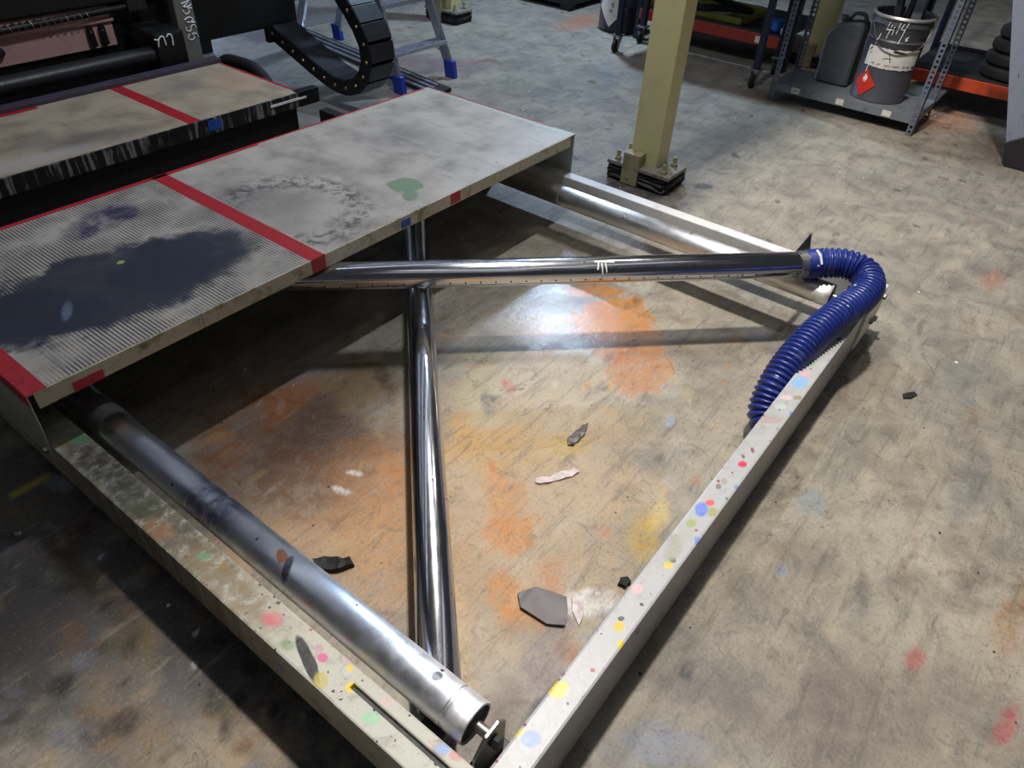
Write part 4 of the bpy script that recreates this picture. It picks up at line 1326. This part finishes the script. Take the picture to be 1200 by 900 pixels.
def jerrycan():
    t = thing('jerrycan', 'grey plastic jerrycan standing behind the paint pail', 'jerrycan', (5.50, 1.362, 0.1185))
    x, y, z = 5.49, 1.362, 0.1185
    bm = bmesh.new()
    prism([(x - 0.09, y - 0.11, z + 0.001), (x - 0.09, y + 0.11, z + 0.001), (x - 0.09, y + 0.115, z + 0.30), (x - 0.09, y + 0.07, z + 0.37), (x - 0.09, y - 0.09, z + 0.40), (x - 0.09, y - 0.11, z + 0.36)], (0.17, 0, 0), bm, 0.014)
    obj('body', bm, 'jerry', t)
    obj('cap', spin([(0, 0), (0.026, 0), (0.026, 0.03), (0.022, 0.035), (0, 0.035)], (x, y + 0.055, z + 0.378), (0, 0, 1), 20), 'post', t, True)
    obj('handle', path_tube([(x, y + 0.02, z + 0.385), (x, y - 0.01, z + 0.43), (x, y - 0.07, z + 0.43), (x, y - 0.09, z + 0.39)], 0.012, 10, n=16), 'jerry', t, True)


jerrycan()


# ------------------------------------------------------------------ racks behind
def rack(label, y0, y1, mat, x=5.8):
    t = thing('storage_rack', label, 'rack', (x + 0.4, (y0 + y1) / 2, 0))
    obj('front_beam', box(x, x + 0.045, y0, y1, 0.160, 0.238, 0.004), mat, t)
    obj('back_beam', box(x + 0.8, x + 0.845, y0, y1, 0.160, 0.238, 0.004), mat, t)
    obj('deck', box(x + 0.01, x + 0.84, y0 + 0.005, y1 - 0.005, 0.239, 0.25, 0.002), 'steel_dark', t)
    obj('upper_beam', box(x, x + 0.045, y0, y1, 1.00, 1.078, 0.004), mat, t)
    obj('upper_shade_deck', box(x - 0.002, x + 0.84, y0 + 0.005, y1 - 0.005, 1.079, 1.10, 0.002), 'steel_dark', t)  # unseen upper level, added to keep light off the rack below
    for yy in (y0 - 0.04, y1):
        for xx in (x + 0.02, x + 0.80):
            obj('upright', box(xx, xx + 0.07, yy, yy + 0.04, 0.002, 1.8, 0.003), 'blue_cart', t)
    return t


r1 = rack('storage rack with a dark red beam behind the blue trolley', 1.86, 3.10, 'rack_red')
obj('paper_label', box(5.797, 5.7998, 2.02, 2.09, 0.175, 0.222), 'label', r1)
r2 = rack('storage rack with an orange beam to the right of the shelving unit', -0.55, 0.98, 'rack')
tr = bmesh.new()
box(5.86, 6.35, 2.24, 3.05, 0.2515, 0.262, 0.003, tr)
for a in (5.86, 6.34):
    box(a, a + 0.012, 2.24, 3.05, 0.2515, 0.30, 0.002, tr)
for a in (2.24, 3.038):
    box(5.86, 6.35, a, a + 0.012, 0.2515, 0.30, 0.002, tr)
tag(obj('shallow_tray', tr, 'tray'), 'shallow yellow-green tray on the red-beamed rack', 'tray')
ring = []
for i in range(41):
    a = 2 * math.pi * i / 40
    ring.append((6.02 + 0.17 * math.cos(a), 2.56 + 0.30 * math.sin(a), 0.328 + 0.02 * math.sin(a * 2)))
tag(obj('coiled_hose', path_tube(ring, 0.026, 10), 'rubber', None, True), 'loop of thick black hose lying on the yellow-green tray', 'hose')
bm = bmesh.new()
prism([(5.93, 2.44, 0.263), (6.15, 2.42, 0.263), (6.17, 2.66, 0.263), (5.95, 2.70, 0.263)], (0, 0, 0.02), bm, 0.003)
tag(obj('paper_stack', bm, 'white_paint'), 'white paper stack inside the black hose loop', 'paper')
bm = bmesh.new()
prism([(5.86, 1.96, 0.2515), (5.98, 1.94, 0.2515), (6.0, 2.08, 0.2515), (5.90, 2.10, 0.2515)], (0.01, 0.0, 0.075), bm, 0.015)
tag(obj('blue_bag', bm, 'blue_rag'), 'bright blue crumpled plastic bag on the red-beamed rack', 'bag')
bm = spin([(0, 0), (0.035, 0), (0.04, 0.03), (0.03, 0.045), (0, 0.045)], (5.88, 1.90, 0.2515), (0, 0, 1), 14)
tag(obj('white_cap', bm, 'white_paint', None, True), 'small white plastic cap near the end of the red-beamed rack', 'cap')
names = ['bottom disc of the dark stack on the orange rack', 'second dark disc from the bottom of the stack on the orange rack', 'third dark disc from the bottom of the stack on the orange rack', 'top disc of the dark stack on the orange rack']
for i, r in enumerate((0.19, 0.178, 0.165, 0.145)):
    z = 0.2515 + i * 0.078
    tag(obj('rubber_disc', spin([(0, 0.002), (r - 0.02, 0.0), (r, 0.012), (r + 0.004, 0.03), (r, 0.058), (r - 0.02, 0.072), (r * 0.5, 0.076), (0, 0.076)], (6.02, 0.40 + 0.005 * i, z), (0, 0, 1), 36), 'rubber', None, True),
        names[i], 'disc', 'stack of dark rubber discs')


# ------------------------------------------------------------------ blue trolley
def trolley():
    t = thing('trolley', 'dark blue steel trolley on castors between the column and the shelving', 'trolley', (5.6, 2.45, 0))
    for i, (x, y) in enumerate(((5.33, 1.86), (5.36, 3.02), (5.75, 1.86), (5.75, 3.02))):
        p = obj('post', box(x - 0.022, x + 0.022, y - 0.022, y + 0.022, 0.13, 1.15, 0.004), 'blue_cart', t)
        c = bmesh.new()
        box(x - 0.04, x + 0.04, y - 0.04, y + 0.04, 0.118, 0.13, 0.002, c)
        for s in (-1, 1):
            prism([(x - 0.03, y + s * 0.020, 0.118), (x + 0.03, y + s * 0.020, 0.118), (x - 0.012, y + s * 0.020, 0.035), (x - 0.034, y + s * 0.020, 0.035)], (0, s * 0.004, 0), c)
        k = obj('castor_fork', c, 'bolt', t)
        obj('castor_wheel', spin([(0, -0.015), (0.03, -0.015), (0.046, -0.012), (0.048, 0), (0.046, 0.012), (0.03, 0.015), (0, 0.015)], (x - 0.022, y, 0.0492), (0, 1, 0), 24), 'rubber', k, True)
    for z in (0.70, 1.10):
        obj('shelf', box(5.31, 5.78, 1.84, 3.04, z, z + 0.02, 0.004), 'blue_cart', t)


trolley()


def container():
    t = thing('black_drum', 'black plastic drum with a white hazard diamond behind the trolley castor', 'drum', (5.98, 3.30, 0))
    cx, cy, r = 5.98, 3.36, 0.19
    obj('body', spin([(0, 0.002), (r - 0.02, 0.002), (r, 0.02), (r, 0.20), (r + 0.006, 0.21), (r, 0.22), (r, 0.46), (r - 0.03, 0.5), (0, 0.5)], (cx, cy, 0), (0, 0, 1), 36), 'black_plastic', t, True)
    dm = bmesh.new()
    a0 = math.atan2(-cy, -cx) + R(-30)
    g = {}
    for i in range(7):
        for j in range(7):
            a, b = i / 6 - 0.5, j / 6 - 0.5
            u, v = (a - b) * 0.13, (a + b) * 0.15
            ang = a0 + u / r
            g[i, j] = dm.verts.new((cx + (r + 0.0075) * math.cos(ang), cy + (r + 0.0075) * math.sin(ang), 0.20 + v))
    for i in range(6):
        for j in range(6):
            dm.faces.new((g[i, j], g[i + 1, j], g[i + 1, j + 1], g[i, j + 1]))
    d = obj('hazard_diamond', dm, 'label', t, True)
    bm = bmesh.new()
    for u0, v0, u1, v1 in ((0.0, 0.02, 0.02, 0.035), (0.02, 0.0, 0.02, 0.03), (-0.01, -0.02, 0.015, -0.02), (0.0, -0.035, 0.012, -0.028)):
        pts = []
        for k in range(4):
            u, v = u0 + (u1 - u0) * k / 3, v0 + (v1 - v0) * k / 3
            ang = a0 + u / r
            pts.append((cx + (r + 0.009) * math.cos(ang), cy + (r + 0.009) * math.sin(ang), 0.20 + v))
        path_tube(pts, 0.004, 5, bm)
    obj('diamond_print', bm, 'black', d)
    rc = obj('red_cap', spin([(0, 0), (0.022, 0), (0.02, 0.02), (0, 0.02)], (cx - 0.10, cy + 0.155, 0.25), (-0.55, 0.85, 0), 14), 'red', t, True)


container()
bm = box(6.15, 6.9, 4.0, 4.9, 0.05, 0.5, 0.01)
t = thing('black_crate', 'low black crate on the floor at the top edge, left of the drum', 'crate', (6.5, 4.45, 0))
obj('body', bm, 'black', t)
for x in (6.22, 6.84):
    for y in (4.08, 4.82):
        obj('foot', box(x - 0.05, x + 0.05, y - 0.05, y + 0.05, 0.002, 0.051), 'black', t)

# ------------------------------------------------------------------ leaning board on a dark base at the right edge
t = thing('machine_guard', 'scratched grey-blue guard panel on a dark base at the right edge', 'guard', (5.05, -0.15, 0))
bm = bmesh.new()
prism([(5.07, 0.205, 0.128), (5.07, 0.48, 0.83), (5.07, 0.60, 1.15), (5.07, -0.62, 1.15), (5.07, -0.62, 0.128)], (0.03, 0, 0), bm, 0.003)
gp = obj('guard_panel', bm, 'board', t)
bm = bmesh.new()
for i in range(26):
    y = random.uniform(0.02, 0.30)
    z = random.uniform(0.40, 0.75)
    l = random.uniform(0.02, 0.06)
    path_tube([(5.0685, y, z), (5.0685, y + l * 0.45, z + l)], 0.0016, 4, bm)
obj('scratches', bm, 'blue_cart', gp)
bm = bmesh.new()
prism([(5.05, 0.160, 0.002), (5.05, 0.206, 0.128), (5.05, 0.10, 0.20), (5.05, -0.60, 0.24), (5.05, -0.60, 0.002)], (0.22, 0, 0), bm, 0.003)
bs = obj('base', bm, 'steel_dark', t)

# ------------------------------------------------------------------ dried paint and debris on the floor
def flake(name, label, cat, pts, h, mat, bump=0.0):
    bm = bmesh.new()
    prism([(x, y, 0.0008) for x, y in pts], (0, 0, h), bm)
    bmesh.ops.triangulate(bm, faces=[f for f in bm.faces if len(f.verts) > 4])
    bmesh.ops.subdivide_edges(bm, edges=bm.edges[:], cuts=1)
    for v in bm.verts:
        if v.co.z > h * 0.6:
            v.co.z += random.uniform(-0.3, 1.0) * bump
        v.co.x += random.uniform(-1, 1) * 0.002
        v.co.y += random.uniform(-1, 1) * 0.002
    return tag(obj(name, bm, mat), label, cat)


flake('paint_slab', 'dark grey slab of dried paint on the floor near the front beam', 'debris',
      [(0.878, 0.560), (0.906, 0.590), (0.950, 0.568), (0.978, 0.488), (0.945, 0.462), (0.905, 0.444), (0.882, 0.480)], 0.008, 'flake', 0.002)
flake('paint_flake', 'curled white flake of dried paint on the floor right of the lower tube', 'debris',
      [(1.245, 0.785), (1.262, 0.79), (1.29, 0.762), (1.315, 0.758), (1.35, 0.735), (1.372, 0.728), (1.366, 0.708), (1.335, 0.713), (1.30, 0.735), (1.27, 0.752), (1.248, 0.768)], 0.004, 'flake_w', 0.004)
flake('paint_flake', 'thin dark curled scrap on the floor in the middle of the frame', 'debris',
      [(1.44, 0.80), (1.462, 0.815), (1.50, 0.812), (1.545, 0.815), (1.555, 0.800), (1.515, 0.786), (1.475, 0.782), (1.448, 0.785)], 0.006, 'flake', 0.006)
flake('paint_clump', 'black clump of dried ink beside the left steel roller', 'debris',
      [(0.64, 1.065), (0.665, 1.05), (0.685, 1.02), (0.705, 0.995), (0.698, 0.972), (0.672, 0.985), (0.65, 1.0), (0.632, 1.03)], 0.012, 'rubber', 0.008)
flake('paint_flake', 'small white torn scrap lying against the grey paint slab', 'debris',
      [(0.955, 0.452), (0.985, 0.475), (0.998, 0.452), (0.965, 0.425), (0.93, 0.418)], 0.003, 'flake_w', 0.003)
flake('paint_clump', 'small black clump on the floor against the front beam', 'debris',
      [(1.095, 0.405), (1.112, 0.410), (1.128, 0.398), (1.122, 0.382), (1.100, 0.384)], 0.010, 'rubber', 0.004)
flake('rubber_scrap', 'short black strip lying on the open floor right of the frame', 'debris',
      [(2.405, 0.028), (2.425, 0.036), (2.470, 0.008), (2.455, -0.006), (2.425, 0.010)], 0.004, 'rubber', 0.002)
flake('wire_loop', 'small dark ring of scrap on the floor behind the far beam', 'debris',
      [(3.05, 0.985), (3.075, 1.01), (3.11, 1.0), (3.12, 0.965), (3.095, 0.945), (3.06, 0.955)], 0.004, 'flake', 0.002)
